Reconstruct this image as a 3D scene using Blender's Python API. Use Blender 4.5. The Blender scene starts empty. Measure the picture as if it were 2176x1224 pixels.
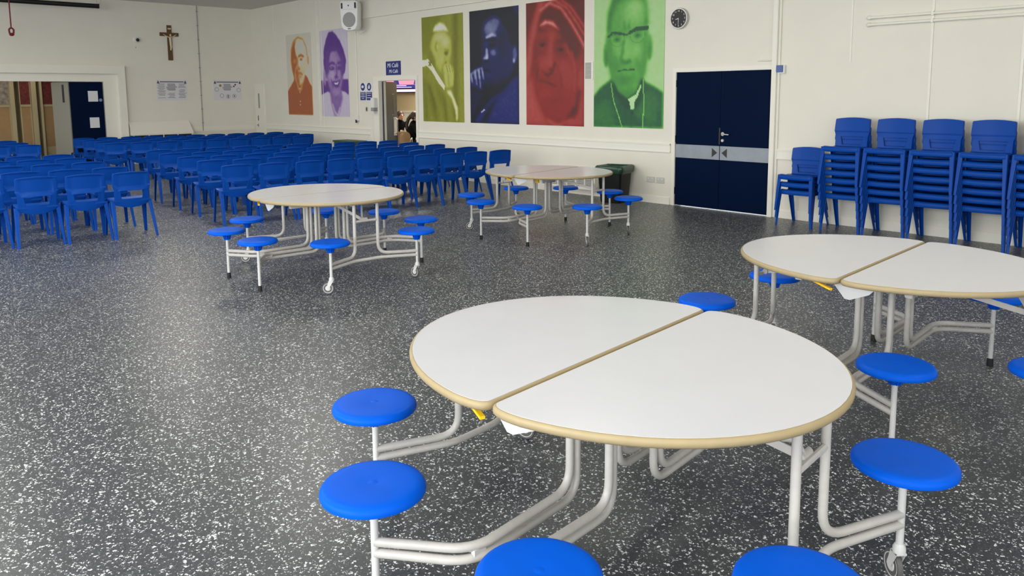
import bpy, bmesh, math, random
import numpy as np
from mathutils import Vector, Matrix

random.seed(7)
SC = bpy.context.scene
COL = SC.collection
PI = math.pi

# ------------------------------------------------------------------ camera
cam_data = bpy.data.cameras.new('camera')
cam = bpy.data.objects.new('camera', cam_data)
COL.objects.link(cam)
SC.camera = cam
W, H, FPX, CY = 2176, 1224, 1638.2, 408.0
cam_data.sensor_fit = 'HORIZONTAL'
cam_data.sensor_width = 36.0
cam_data.lens = FPX / W * 36.0
cam_data.shift_y = -(H / 2 - CY) / W
cam_data.clip_start = 0.05
cam_data.clip_end = 100
PITCH, ROLL, YAW = math.radians(7.1968), math.radians(-0.4155), math.radians(47.0655)
fw = Vector((-math.sin(YAW) * math.cos(PITCH), math.cos(YAW) * math.cos(PITCH), -math.sin(PITCH)))
r0 = Vector((math.cos(YAW), math.sin(YAW), 0))
u0 = r0.cross(fw)
rt = math.cos(ROLL) * r0 + math.sin(ROLL) * u0
up = -math.sin(ROLL) * r0 + math.cos(ROLL) * u0
m = Matrix(((rt.x, up.x, -fw.x, 0), (rt.y, up.y, -fw.y, 0), (rt.z, up.z, -fw.z, 1.6383), (0, 0, 0, 1)))
cam.matrix_world = m

# ------------------------------------------------------------------ world, light, exposure
SC.view_settings.view_transform = 'Standard'
SC.view_settings.look = 'None'
SC.view_settings.gamma = 1.0
SC.view_settings.use_curve_mapping = False
SC.view_settings.exposure = 0.43
world = bpy.data.worlds.new('world')
SC.world = world
world.use_nodes = True
bg = world.node_tree.nodes['Background']
bg.inputs[0].default_value = (0.93, 0.97, 1.0, 1)
bg.inputs[1].default_value = 2.3


def area(name, loc, rot, sx, sy, power, color=(1, 1, 1), spread=PI):
    d = bpy.data.lights.new(name, 'AREA')
    d.shape = 'RECTANGLE'
    d.size, d.size_y, d.energy, d.color = sx, sy, power, color
    d.spread = spread
    o = bpy.data.objects.new(name, d)
    o.location, o.rotation_euler = loc, rot
    COL.objects.link(o)
    return o


# overhead fill areas added out of frame to balance the hall, the tall windows behind the camera are open sky
for i, x in enumerate((-14.5, -9.5, -4.5, 0.5)):
    for j, y in enumerate((0.5, 5.0)):
        area('ceiling_fill', (x, y, 3.9), (0, 0, 0), 1.2, 1.2, 30 if x > -7 else 62, (1.0, 0.95, 0.86))
area('window_light', (2.6, -2.6, 2.0), (math.radians(80), 0, math.radians(28)), 6.0, 2.4, 110, (0.95, 0.98, 1.0))
area('window_light', (-3.5, -3.7, 2.0), (math.radians(82), 0, math.radians(40)), 6.5, 2.4, 300, (0.95, 0.98, 1.0))
area('cafe_fill', (-15.8, 11.8, 2.75), (0, 0, 0), 1.6, 1.6, 120, (1.0, 0.93, 0.82))  # unseen overhead fill, added so the cafe room is lit
area('corridor_lamp', (-21.9, 4.0, 2.5), (0, 0, 0), 0.9, 2.0, 4, (1.0, 0.86, 0.66))

# ------------------------------------------------------------------ materials
def srgb(r, g, b):
    f = lambda c: (c / 255 / 12.92) if c / 255 <= 0.04045 else ((c / 255 + 0.055) / 1.055) ** 2.4
    return (f(r), f(g), f(b), 1.0)


def mat(name, col, rough=0.5, metal=0.0, var=0.0, scale=20.0, bump=0.0, bscale=200.0, spec=0.5, coat=0.0):
    m = bpy.data.materials.new(name)
    m.use_nodes = True
    nt = m.node_tree
    b = nt.nodes['Principled BSDF']
    b.inputs['Base Color'].default_value = col
    b.inputs['Roughness'].default_value = rough
    b.inputs['Metallic'].default_value = metal
    b.inputs['Specular IOR Level'].default_value = spec
    b.inputs['Coat Weight'].default_value = coat
    tc = nt.nodes.new('ShaderNodeTexCoord')
    if var > 0:
        n = nt.nodes.new('ShaderNodeTexNoise')
        n.inputs['Scale'].default_value = scale
        n.inputs['Detail'].default_value = 4
        nt.links.new(tc.outputs['Object'], n.inputs['Vector'])
        r = nt.nodes.new('ShaderNodeValToRGB')
        r.color_ramp.elements[0].position = 0.3
        r.color_ramp.elements[1].position = 0.7
        r.color_ramp.elements[0].color = tuple(c * (1 - var) for c in col[:3]) + (1,)
        r.color_ramp.elements[1].color = tuple(min(1, c * (1 + var * .6)) for c in col[:3]) + (1,)
        nt.links.new(n.outputs['Fac'], r.inputs['Fac'])
        nt.links.new(r.outputs['Color'], b.inputs['Base Color'])
    if bump > 0:
        n2 = nt.nodes.new('ShaderNodeTexNoise')
        n2.inputs['Scale'].default_value = bscale
        nt.links.new(tc.outputs['Object'], n2.inputs['Vector'])
        bp = nt.nodes.new('ShaderNodeBump')
        bp.inputs['Strength'].default_value = bump
        bp.inputs['Distance'].default_value = 0.002
        nt.links.new(n2.outputs['Fac'], bp.inputs['Height'])
        nt.links.new(bp.outputs['Normal'], b.inputs['Normal'])
    return m


def emit(name, col, strength):
    m = bpy.data.materials.new(name)
    m.use_nodes = True
    nt = m.node_tree
    b = nt.nodes['Principled BSDF']
    b.inputs['Base Color'].default_value = (0.02, 0.02, 0.02, 1)
    b.inputs['Emission Color'].default_value = col
    b.inputs['Emission Strength'].default_value = strength
    return m


M = {}
M['wall'] = mat('wall_paint', srgb(226, 221, 207), 0.6, var=0.02, scale=3, bump=0.12, bscale=90)
M['trim'] = mat('trim_paint', srgb(232, 228, 215), 0.4)
M['ceiling'] = mat('ceiling_paint', srgb(214, 211, 204), 0.8, var=0.02, scale=6)
M['chair'] = mat('chair_blue_plastic', srgb(7, 66, 152), 0.34, spec=.12, var=0.04, scale=12, bump=0.15, bscale=700)
M['seat'] = mat('stool_blue_plastic', srgb(4, 84, 200), 0.4, spec=.06, var=0.03, scale=15, bump=0.12, bscale=600)
M['tube'] = mat('painted_steel_tube', srgb(184, 180, 174), 0.35, var=0.06, scale=30)
M['tubew'] = mat('painted_steel_white', srgb(200, 199, 196), 0.4)
M['lam'] = mat('table_laminate', srgb(204, 204, 207), 0.22, var=0.015, scale=5)
M['band'] = mat('table_edge_band', srgb(160, 143, 106), 0.5, var=0.05, scale=20)
M['under'] = mat('table_underside', srgb(150, 140, 125), 0.7)
M['rubber'] = mat('black_rubber', srgb(28, 28, 28), 0.7)
M['zinc'] = mat('zinc_metal', srgb(190, 190, 188), 0.35, metal=0.8)
M['yellow'] = mat('yellow_latch', srgb(250, 196, 30), 0.45)
M['navy'] = mat('navy_door_paint', srgb(3, 20, 48), 0.5, spec=.04, var=0.03, scale=4)
M['plate'] = mat('brushed_kick_plate', srgb(150, 156, 162), 0.38, metal=0.55, var=0.12, scale=5)
M['darkm'] = mat('dark_metal', srgb(62, 58, 52), 0.4, metal=0.5)
M['black'] = mat('black_plastic', srgb(14, 15, 17), 0.45)
M['bin'] = mat('bin_black_plastic', srgb(7, 9, 10), 0.45, spec=.3)
M['bag'] = mat('green_bin_bag', srgb(30, 66, 48), 0.25, var=0.2, scale=18, bump=1.0, bscale=25)
M['white'] = mat('white_plastic', srgb(225, 224, 220), 0.4)
M['grille'] = mat('grey_grille', srgb(150, 150, 148), 0.6, var=0.25, scale=120)
M['paper'] = mat('paper', srgb(215, 214, 216), 0.6)
M['ink'] = mat('grey_ink', srgb(120, 118, 120), 0.6)
M['inkd'] = mat('dark_ink', srgb(70, 66, 68), 0.6)
M['inkr'] = mat('red_ink', srgb(120, 40, 48), 0.6)
M['inky'] = mat('ochre_ink', srgb(150, 120, 50), 0.6)
M['signb'] = mat('sign_blue', srgb(32, 44, 120), 0.45)
M['signw'] = mat('sign_white_lettering', srgb(225, 225, 230), 0.5)
M['wood'] = mat('crucifix_wood', srgb(96, 66, 28), 0.45, var=0.15, scale=14)
M['figure'] = mat('ivory_figure', srgb(214, 196, 164), 0.5)
M['rope'] = mat('red_cord', srgb(118, 22, 26), 0.6)
M['tan'] = mat('tan_board', srgb(165, 130, 88), 0.6, var=0.08, scale=6)  # tan darkened, part of the corridor shade is in the colour
M['cream'] = mat('cream_frame_paint', srgb(180, 165, 128), 0.55)  # cream toned down to carry some of the corridor's dimness
M['redp'] = mat('red_display_paper', srgb(112, 34, 30), 0.6, var=0.6, scale=14)  # red deepened in the base colour for the dim corridor
M['greyp'] = mat('grey_display_paper', srgb(150, 138, 126), 0.6, var=0.5, scale=11)  # grey lowered too, corridor shade put into it
M['ply'] = mat('chair_plywood', srgb(176, 140, 96), 0.4, var=0.06, scale=12)
M['skin'] = mat('skin', srgb(200, 150, 122), 0.5)
M['hair'] = mat('dark_brown_hair', srgb(52, 34, 24), 0.5, var=0.3, scale=60)
M['cloth'] = mat('black_blazer_cloth', srgb(10, 12, 14), 0.9, spec=.1)
M['greenm'] = mat('green_crate_plastic', srgb(58, 86, 66), 0.5)
M['screen'] = emit('screen_glow', srgb(200, 130, 150), 1.3)
M['screenb'] = emit('screen_blue', srgb(40, 50, 130), 1.0)
M['screenw'] = emit('screen_white', srgb(240, 190, 225), 1.5)
M['tubelight'] = emit('corridor_tube_light', (1, 0.93, 0.8, 1), 4.0)
M['doorw'] = mat('shaded_white_door_paint', srgb(138, 135, 122), 0.45)  # white paint greyed, the shade of the corridor is in this colour


def floor_material():
    m = bpy.data.materials.new('flecked_vinyl_floor')
    m.use_nodes = True
    nt = m.node_tree
    L = nt.links.new
    b = nt.nodes['Principled BSDF']
    tc = nt.nodes.new('ShaderNodeTexCoord')
    def warp(scale, amt, seed):
        n = nt.nodes.new('ShaderNodeTexNoise'); n.inputs['Scale'].default_value = scale; n.inputs['Detail'].default_value = 1
        mp = nt.nodes.new('ShaderNodeMapping'); mp.inputs['Location'].default_value = (seed, seed * .7, 0)
        L(tc.outputs['Object'], mp.inputs[0]); L(mp.outputs[0], n.inputs['Vector'])
        s = nt.nodes.new('ShaderNodeVectorMath'); s.operation = 'SUBTRACT'; s.inputs[1].default_value = (.5, .5, .5)
        L(n.outputs['Color'], s.inputs[0])
        k = nt.nodes.new('ShaderNodeVectorMath'); k.operation = 'SCALE'; k.inputs['Scale'].default_value = amt
        L(s.outputs[0], k.inputs[0])
        a = nt.nodes.new('ShaderNodeVectorMath'); a.operation = 'ADD'
        L(mp.outputs[0], a.inputs[0]); L(k.outputs[0], a.inputs[1])
        return a.outputs[0]
    def chips(scale, amt, seed, size, thr, wscale=60):
        v = nt.nodes.new('ShaderNodeTexVoronoi'); v.voronoi_dimensions = '2D'; v.feature = 'F1'
        v.inputs['Scale'].default_value = scale
        L(warp(wscale, amt, seed), v.inputs['Vector'])
        sep = nt.nodes.new('ShaderNodeSeparateColor'); L(v.outputs['Color'], sep.inputs[0])
        # chip exists in a share of the cells, its size varies from cell to cell
        g = nt.nodes.new('ShaderNodeMath'); g.operation = 'GREATER_THAN'; g.inputs[1].default_value = thr
        L(sep.outputs[0], g.inputs[0])
        sz = nt.nodes.new('ShaderNodeMath'); sz.operation = 'MULTIPLY_ADD'; sz.inputs[1].default_value = size * .8; sz.inputs[2].default_value = size * .35
        L(sep.outputs[1], sz.inputs[0])
        l = nt.nodes.new('ShaderNodeMath'); l.operation = 'LESS_THAN'
        L(v.outputs['Distance'], l.inputs[0]); L(sz.outputs[0], l.inputs[1])
        mu = nt.nodes.new('ShaderNodeMath'); mu.operation = 'MULTIPLY'
        L(g.outputs[0], mu.inputs[0]); L(l.outputs[0], mu.inputs[1])
        return mu.outputs[0]
    base = nt.nodes.new('ShaderNodeTexNoise'); base.inputs['Scale'].default_value = 240
    L(tc.outputs['Object'], base.inputs['Vector'])
    rp = nt.nodes.new('ShaderNodeValToRGB')
    rp.color_ramp.elements[0].position = .35; rp.color_ramp.elements[1].position = .65
    rp.color_ramp.elements[0].color = srgb(44, 48, 51); rp.color_ramp.elements[1].color = srgb(64, 68, 71)
    L(base.outputs['Fac'], rp.inputs['Fac'])
    prev = rp.outputs['Color']
    for fac, c in ((chips(150, .012, 3.1, .40, .76, 150), srgb(92, 97, 99)),
                   (chips(120, .014, 9.7, .34, .80, 150), srgb(24, 27, 30)),
                   (chips(120, .018, 5.3, .36, .80, 130), srgb(190, 195, 195)),
                   (chips(80, .022, 1.7, .36, .79, 95), srgb(228, 231, 231))):
        mx = nt.nodes.new('ShaderNodeMix'); mx.data_type = 'RGBA'
        L(fac, mx.inputs['Factor']); L(prev, mx.inputs['A']); mx.inputs['B'].default_value = c
        prev = mx.outputs['Result']
    L(prev, b.inputs['Base Color'])
    b.inputs['Roughness'].default_value = 0.36
    b.inputs['Specular IOR Level'].default_value = 0.55
    return m


M['floor'] = floor_material()

# ------------------------------------------------------------------ mesh helpers
class MB:
    def __init__(s):
        s.v, s.f, s.mi = [], [], []

    def add(s, vs, fs, mi=0):
        o = len(s.v)
        s.v += [tuple(v) for v in vs]
        s.f += [tuple(i + o for i in f) for f in fs]
        s.mi += [mi] * len(fs)
        return s

    def box(s, x0, x1, y0, y1, z0, z1, mi=0):
        vs = [(x, y, z) for z in (z0, z1) for y in (y0, y1) for x in (x0, x1)]
        return s.add(vs, [(0, 2, 3, 1), (4, 5, 7, 6), (0, 1, 5, 4), (2, 6, 7, 3), (0, 4, 6, 2), (1, 3, 7, 5)], mi)

    def tube(s, pts, r, n=10, cap=True, mi=0, r2=None):
        pts = [Vector(p) for p in pts]
        t0 = (pts[1] - pts[0]).normalized()
        a = t0.orthogonal().normalized()
        rings = []
        for i, p in enumerate(pts):
            if i == 0: t = t0
            elif i == len(pts) - 1: t = (pts[-1] - pts[-2]).normalized()
            else: t = ((pts[i + 1] - p).normalized() + (p - pts[i - 1]).normalized()).normalized()
            a = (a - t * a.dot(t)).normalized()
            b = t.cross(a)
            rr = r if r2 is None else r + (r2 - r) * i / (len(pts) - 1)
            rings.append([p + (a * math.cos(2 * PI * k / n) + b * math.sin(2 * PI * k / n)) * rr for k in range(n)])
        vs = [v for rg in rings for v in rg]
        fs = []
        for i in range(len(pts) - 1):
            for k in range(n):
                k2 = (k + 1) % n
                fs.append((i * n + k, i * n + k2, (i + 1) * n + k2, (i + 1) * n + k))
        if cap:
            fs.append(tuple(range(n - 1, -1, -1)))
            fs.append(tuple((len(pts) - 1) * n + k for k in range(n)))
        return s.add(vs, fs, mi)

    def lathe(s, prof, n=32, c=(0, 0, 0), axis='z', mi=0):
        vs, fs = [], []
        for r, z in prof:
            for k in range(n):
                an = 2 * PI * k / n
                x, y = max(r, 1e-5) * math.cos(an), max(r, 1e-5) * math.sin(an)
                q = (x, y, z) if axis == 'z' else ((x, z, y) if axis == 'y' else (z, x, y))
                vs.append((q[0] + c[0], q[1] + c[1], q[2] + c[2]))
        for i in range(len(prof) - 1):
            for k in range(n):
                k2 = (k + 1) % n
                fs.append((i * n + k, i * n + k2, (i + 1) * n + k2, (i + 1) * n + k))
        fs.append(tuple(range(n - 1, -1, -1)))
        fs.append(tuple((len(prof) - 1) * n + k for k in range(n)))
        return s.add(vs, fs, mi)

    def prism(s, poly, a0, a1, axis='z', mi=0):
        n = len(poly)
        def P(p, a):
            return {'z': (p[0], p[1], a), 'y': (p[0], a, p[1]), 'x': (a, p[0], p[1])}[axis]
        vs = [P(p, a0) for p in poly] + [P(p, a1) for p in poly]
        fs = [tuple(range(n - 1, -1, -1)), tuple(range(n, 2 * n))]
        fs += [(i, (i + 1) % n, n + (i + 1) % n, n + i) for i in range(n)]
        return s.add(vs, fs, mi)

    def ball(s, c, r, sc=(1, 1, 1), n=12, mi=0):
        vs, fs = [], []
        m_ = n // 2
        for i in range(m_ + 1):
            th = PI * i / m_
            for k in range(n):
                an = 2 * PI * k / n
                rr = max(math.sin(th), 1e-4)
                vs.append((c[0] + r * sc[0] * rr * math.cos(an), c[1] + r * sc[1] * rr * math.sin(an), c[2] + r * sc[2] * math.cos(th)))
        for i in range(m_):
            for k in range(n):
                k2 = (k + 1) % n
                fs.append((i * n + k, (i + 1) * n + k, (i + 1) * n + k2, i * n + k2))
        return s.add(vs, fs, mi)

    def mesh(s, name, mats, smooth=35, bevel=0.0):
        me = bpy.data.meshes.new(name)
        me.from_pydata(s.v, [], s.f)
        if not isinstance(mats, (list, tuple)): mats = [mats]
        for x in mats: me.materials.append(x)
        me.polygons.foreach_set('material_index', s.mi)
        bm = bmesh.new(); bm.from_mesh(me)
        bmesh.ops.recalc_face_normals(bm, faces=bm.faces)
        if bevel > 0:
            es = [e for e in bm.edges if len(e.link_faces) == 2 and e.calc_face_angle(0) > 0.6]
            bmesh.ops.bevel(bm, geom=es, offset=bevel, segments=2, affect='EDGES', clamp_overlap=True)
        bm.to_mesh(me); bm.free()
        if smooth:
            me.shade_smooth()
            me.set_sharp_from_angle(angle=math.radians(smooth))
        return me

    def build(s, name, mats, parent=None, smooth=35, bevel=0.0, loc=None):
        o = bpy.data.objects.new(name, s.mesh(name, mats, smooth, bevel))
        COL.objects.link(o)
        if parent is not None: o.parent = parent
        if loc is not None: o.location = loc
        return o


def fillet(pts, r, n=5):
    pts = [Vector(p) for p in pts]
    out = [pts[0]]
    for i in range(1, len(pts) - 1):
        a, b, c = pts[i - 1], pts[i], pts[i + 1]
        d1, d2 = (a - b), (c - b)
        rr = min(r, d1.length * .48, d2.length * .48)
        p, q = b + d1.normalized() * rr, b + d2.normalized() * rr
        for k in range(n + 1):
            t = k / n
            out.append(p * (1 - t) ** 2 + b * 2 * t * (1 - t) + q * t * t)
    out.append(pts[-1])
    return out


def thing(name, label, cat, loc=(0, 0, 0), rz=0, group=None):
    o = bpy.data.objects.new(name, None)
    o.empty_display_size = 0.1
    COL.objects.link(o)
    o.location = loc
    o.rotation_euler = (0, 0, rz)
    return tag(o, label, cat, group)


def tag(o, label=None, cat=None, group=None, kind=None):
    if label: o['label'] = label
    if cat: o['category'] = cat
    if group: o['group'] = group
    if kind: o['kind'] = kind
    return o


def struct(o):
    o['kind'] = 'structure'
    return o


def copy_tree(o, parent=None):
    c = o.copy()
    COL.objects.link(c)
    c.parent = parent
    for ch in list(o.children):
        if ch.name in ALLCOPY: pass
        copy_tree(ch, c)
    return c


ALLCOPY = set()

# ------------------------------------------------------------------ room shell
X0, Y0, ZC = -20.56, 9.441, 3.99          # left wall, right-hand wall, ceiling
XR, YN = 4.0, -4.0                         # open window sides behind the camera
struct(MB().box(X0 - 3.5, XR, YN, Y0 + 5, -0.05, 0).build('floor', M['floor'], smooth=0))
struct(MB().box(X0 - .2, XR, YN, Y0 + .2, ZC, ZC + .15).build('ceiling', M['ceiling'], smooth=0))
T = 0.16
# right-hand wall, openings: cafe doorway, blue doors, pale corner door
CX0, CX1, CZ = -14.38, -12.985, 1.955
DX0, DX1, DZ = -6.635, -5.125, 1.952
w = MB()
w.box(X0 - T, CX0, Y0, Y0 + T, 0, ZC)
w.box(CX0, CX1, Y0, Y0 + T, CZ, ZC)
w.box(CX1, DX0, Y0, Y0 + T, 0, ZC)
w.box(DX0, DX1, Y0, Y0 + T, DZ, ZC)
w.box(DX1, XR, Y0, Y0 + T, 0, ZC)
struct(w.build('wall_right', M['wall'], smooth=0))
# left wall, opening to the corridor
OY0, OY1, OZ = 1.4, 5.61, 2.02
w = MB()
w.box(X0 - T, X0, OY1, Y0, 0, ZC)
w.box(X0 - T, X0, OY0, OY1, OZ, ZC)
w.box(X0 - T, X0, YN, OY0, 0, ZC)
struct(w.build('wall_left', M['wall'], smooth=0))
# far side walls of the hall behind the camera, with the window band left open to the sky
w = MB()
w.box(X0, XR, YN - T, YN, 0, .7)
w.box(X0, XR, YN - T, YN, 3.4, ZC)
for x in (-18, -15, -12, -9, -6, -3, 0, 3): w.box(x - .12, x + .12, YN - T, YN, .7, 3.4)
struct(w.build('wall_front', M['wall'], smooth=0))
w = MB()
w.box(XR, XR + T, YN, Y0, 0, .8)
w.box(XR, XR + T, YN, Y0, 3.1, ZC)
w.box(XR, XR + T, 4.0, Y0, .8, 3.1)
struct(w.build('wall_rear', M['wall'], smooth=0))

# dado rail, baseboards
def rail(x0, x1):
    g = MB()
    g.box(x0, x1, Y0 - .018, Y0, .785, .895)
    g.box(x0, x1, Y0 - .03, Y0, .883, .905)
    g.box(x0, x1, Y0 - .026, Y0, .775, .79)
    return g
struct(rail(-19.9, -14.76).build('trim_1', M['trim'], smooth=0))
struct(rail(-12.94, -6.71).build('trim_2', M['trim'], smooth=0))
struct(rail(-5.03, XR).build('trim_3', M['trim'], smooth=0))
for i, (a, b) in enumerate(((-19.9, -14.6), (-12.9, -6.71), (-5.03, XR))):
    g = MB(); g.box(a, b, Y0 - .018, Y0, 0, .10); g.box(a, b, Y0 - .012, Y0, .10, .112)
    struct(g.build('baseboard_' + ('right', 'middle', 'rear')[i], M['trim'], smooth=0))
g = MB(); g.box(X0, X0 + .016, 6.1, Y0, 0, .1)
struct(g.build('baseboard_left', M['trim'], smooth=0))
g = MB(); g.box(X0, X0 + .012, 7.64, Y0 - .05, .74, .86)
struct(g.build('trim_4', M['trim'], smooth=0))
# shallow step in the upper wall
g = MB(); g.box(-15.05, -6.6, Y0 - .035, Y0, 3.335, ZC); g.box(-15.05, -6.6, Y0 - .045, Y0, 3.32, 3.345)
for x in (-12.36, -9.6): g.box(x - .02, x + .02, Y0 - .043, Y0, 3.33, ZC)
struct(g.build('trim_5', M['wall'], smooth=0))
# vertical joint strips and trunking on the right-hand wall
for i, (x, z0, z1, wd, d) in enumerate(((-16.98, .9, ZC, .025, .015), (-16.78, .9, ZC, .02, .01), (-4.12, 2.0, ZC, .02, .01), (-3.215, .905, ZC, .026, .014),
                                        (-2.325, .905, ZC, .026, .014), (-19.25, 3.3, ZC, .02, .01))):
    struct(MB().box(x - wd / 2, x + wd / 2, Y0 - d, Y0, z0, z1).build('trim_%d' % (6 + i), M['trim'], smooth=0))
g = MB(); g.box(-5.118, -5.05, Y0 - .06, Y0, 0, ZC); g.box(-5.05, -5.02, Y0 - .025, Y0, 0, ZC)
struct(g.build('trim_12', M['trim'], smooth=0, bevel=.004))
# corridor surround on the left wall: stepped raised frame
g = MB()
g.box(X0, X0 + .13, OY0 - .5, 6.09, 2.21, 2.40)
g.box(X0, X0 + .13, 5.93, 6.09, 0, 2.21)
g.box(X0, X0 + .02, 5.61, 5.93, 0, 2.21)
g.box(X0, X0 + .019, OY0 - .5, 5.61, 2.03, 2.21)
g.box(X0, X0 + .03, 5.61, 5.65, 0, 2.02)
g.box(X0, X0 + .03, OY0, 5.65, 2.02, 2.06)
struct(g.build('trim_13', M['trim'], smooth=0))
# cafe door frame
g = MB()
g.box(-14.56, CX0, Y0 - .03, Y0, 0, CZ); g.box(CX1, -12.93, Y0 - .03, Y0, 0, CZ)
g.box(-14.56, -12.93, Y0 - .03, Y0, CZ, 2.045)
g.box(-14.76, -14.74, Y0 - .02, Y0, 0, .9)
g.box(CX0, CX0 + .02, Y0 - .028, Y0 + T, 0, CZ - .001); g.box(CX1 - .02, CX1, Y0 - .028, Y0 + T, 0, CZ - .001)
struct(g.build('trim_14', M['trim'], smooth=0))

# ------------------------------------------------------------------ blue double doors
def cyl_pts(a, b): return [a, b]
door = thing('door_1', 'navy blue double doors with a grey kick band and black triangles', 'door', (DX0, Y0, 0))
struct(door)
DW = DX1 - DX0
fr = MB(); fr.box(-.045, .0, -.02, -.001, 0, DZ); fr.box(-.0, .008, -.018, T, 0, DZ - .008); fr.box(DW - .008, DW, -.018, T, 0, DZ - .008); fr.box(-.045, DW + .006, -.02, -.001, DZ, DZ + .045); fr.box(0, DW, -.018, T, DZ - .008, DZ)
fr.build('door_frame', M['trim'], door, smooth=0)
mid = DW / 2 - .01
for k, (a, b) in enumerate(((.010, mid - .003), (mid + .003, DW - .010))):
    lf = MB().box(a, b, .0, .045, .012, DZ - .012).build('door_leaf', M['navy'], door, smooth=0, bevel=.002)
    MB().box(a + .005, b - .001, -.004, .0, .712, .905).build('kick_plate', M['plate'], lf, smooth=0)
    s = 1 if k else -1
    tx = mid + s * .035
    tri = MB().prism([(tx, .81), (tx + s * .085, .875), (tx + s * .085, .745)], -.006, -.004, 'y')
    tri.build('arrow_mark', M['darkm'], lf, smooth=0)
    for z in (.22, .98, 1.78):
        xh = .0 if not k else DW - .0
        MB().lathe([(.008, z - .05), (.008, z + .05)], 8, (xh + (.006 if not k else -.006), -.006, 0)).build('hinge', M['darkm'], lf)
hd = MB()
hd.tube(fillet([(mid + .045, 0, 1.075), (mid + .045, -.05, 1.075), (mid + .17, -.055, 1.07)], .02), .009, 8)
hd.lathe([(.026, -.008), (.026, 0)], 16, (mid + .045, 0, 1.075), 'y')
hd.build('door_handle', M['zinc'], door)
MB().lathe([(.02, -.02), (.024, -.012), (.024, 0)], 16, (mid + .05, 0, .985), 'y').build('lock_cylinder', M['zinc'], door)
MB().box(mid - .012, mid + .006, -.008, 0, .93, 1.16).build('bolt_plate', M['darkm'], door, smooth=0)
g = MB(); g.tube([(-5.34, Y0 - .012, 2.062), (-5.12, Y0 - .012, 2.062)], .012, 8)
struct(g.build('trim_15', M['trim']))

# pale corner door
d2 = thing('door_2', 'pale narrow door with a slot window at the far corner', 'door', (-20.5, Y0, 0))
struct(d2)
lf = MB().box(.0, .5, -.022, 0, 0, 1.93).build('door_leaf', M['trim'], d2, smooth=0, bevel=.003)
g = MB(); g.box(.5, .56, -.03, 0, 0, 1.93); g.box(-.03, .56, -.03, 0, 1.93, 1.98)
g.build('door_frame', M['trim'], d2, smooth=0)
MB().box(.2, .28, -.026, -.02, 1.32, 1.72).build('vision_panel', M['grille'], lf, smooth=0)
MB().box(.14, .17, -.03, -.02, .98, 1.12).build('push_plate', M['darkm'], lf, smooth=0)
g = MB(); g.tube([(.14, -.02, .86), (.14, -.06, .86), (.2, -.062, .86)], .009, 6); g.box(.13, .15, -.026, -.02, .8, .9)
g.build('door_handle', M['darkm'], lf)

# ------------------------------------------------------------------ portraits
def box_blur(a, r):
    if r <= 0: return a
    for _ in range(2):
        for ax in (0, 1):
            p = np.pad(a, [(r, r) if k == ax else (0, 0) for k in (0, 1)], mode='edge')
            c = np.cumsum(p, axis=ax)
            c = np.concatenate([np.zeros_like(np.take(c, [0], axis=ax)), c], axis=ax)
            n = a.shape[ax]
            a = (np.take(c, range(2 * r + 1, n + 2 * r + 1), axis=ax) - np.take(c, range(0, n), axis=ax)) / (2 * r + 1)
    return a


class Paint:
    NW, NH = 88, 138
    def __init__(s, base):
        s.u, s.v = np.meshgrid(np.linspace(0, 1, s.NW), np.linspace(0, 1, s.NH))
        s.a = np.full(s.u.shape, float(base))
    def mix(s, mask, val, op=1.0, blur=1):
        k = box_blur(mask.astype(float), blur) * op
        s.a = s.a * (1 - k) + val * k
    def E(s, cx, cy, rx, ry, val, blur=1, op=1.0, rot=0):
        du, dv = (s.u - cx), (s.v - cy) * 1.58
        c, n = math.cos(rot), math.sin(rot)
        x, y = du * c + dv * n, -du * n + dv * c
        s.mix((x / rx) ** 2 + (y / (ry * 1.58)) ** 2 < 1, val, op, blur)
    def P(s, pts, val, blur=1, op=1.0):
        ins = np.zeros(s.u.shape, bool)
        n = len(pts)
        for i in range(n):
            x1, y1 = pts[i]; x2, y2 = pts[(i + 1) % n]
            if y1 == y2: continue
            c = ((y1 > s.v) != (y2 > s.v)) & (s.u < (x2 - x1) * (s.v - y1) / (y2 - y1) + x1)
            ins ^= c
        s.mix(ins, val, op, blur)
    def L(s, pts, w, val, blur=1, op=1.0):
        msk = np.zeros(s.u.shape, bool)
        for (x1, y1), (x2, y2) in zip(pts[:-1], pts[1:]):
            dx, dy = x2 - x1, (y2 - y1) * 1.58
            t = np.clip(((s.u - x1) * dx + (s.v - y1) * 1.58 * dy) / (dx * dx + dy * dy + 1e-9), 0, 1)
            d = np.hypot(s.u - x1 - t * dx, (s.v - y1) * 1.58 - t * dy)
            msk |= d < w
        s.mix(msk, val, op, blur)
    def finish(s, amt=.03, seed=1):
        rg = np.random.RandomState(seed)
        s.a = np.clip(s.a + box_blur(rg.randn(*s.a.shape), 1) * amt * 2, 0, 1)
        return s.a


def picture_material(name, ramp):
    m = bpy.data.materials.new(name)
    m.use_nodes = True
    nt = m.node_tree
    b = nt.nodes['Principled BSDF']
    at = nt.nodes.new('ShaderNodeAttribute'); at.attribute_name = 'print_tone'
    rp = nt.nodes.new('ShaderNodeValToRGB')
    el = rp.color_ramp.elements
    while len(el) < len(ramp): el.new(0.5)
    for e, (p, c) in zip(el, ramp):
        e.position = p; e.color = srgb(*c)
    nt.links.new(at.outputs['Fac'], rp.inputs['Fac'])
    nt.links.new(rp.outputs['Color'], b.inputs['Base Color'])
    b.inputs['Roughness'].default_value = 0.45
    return m


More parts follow.
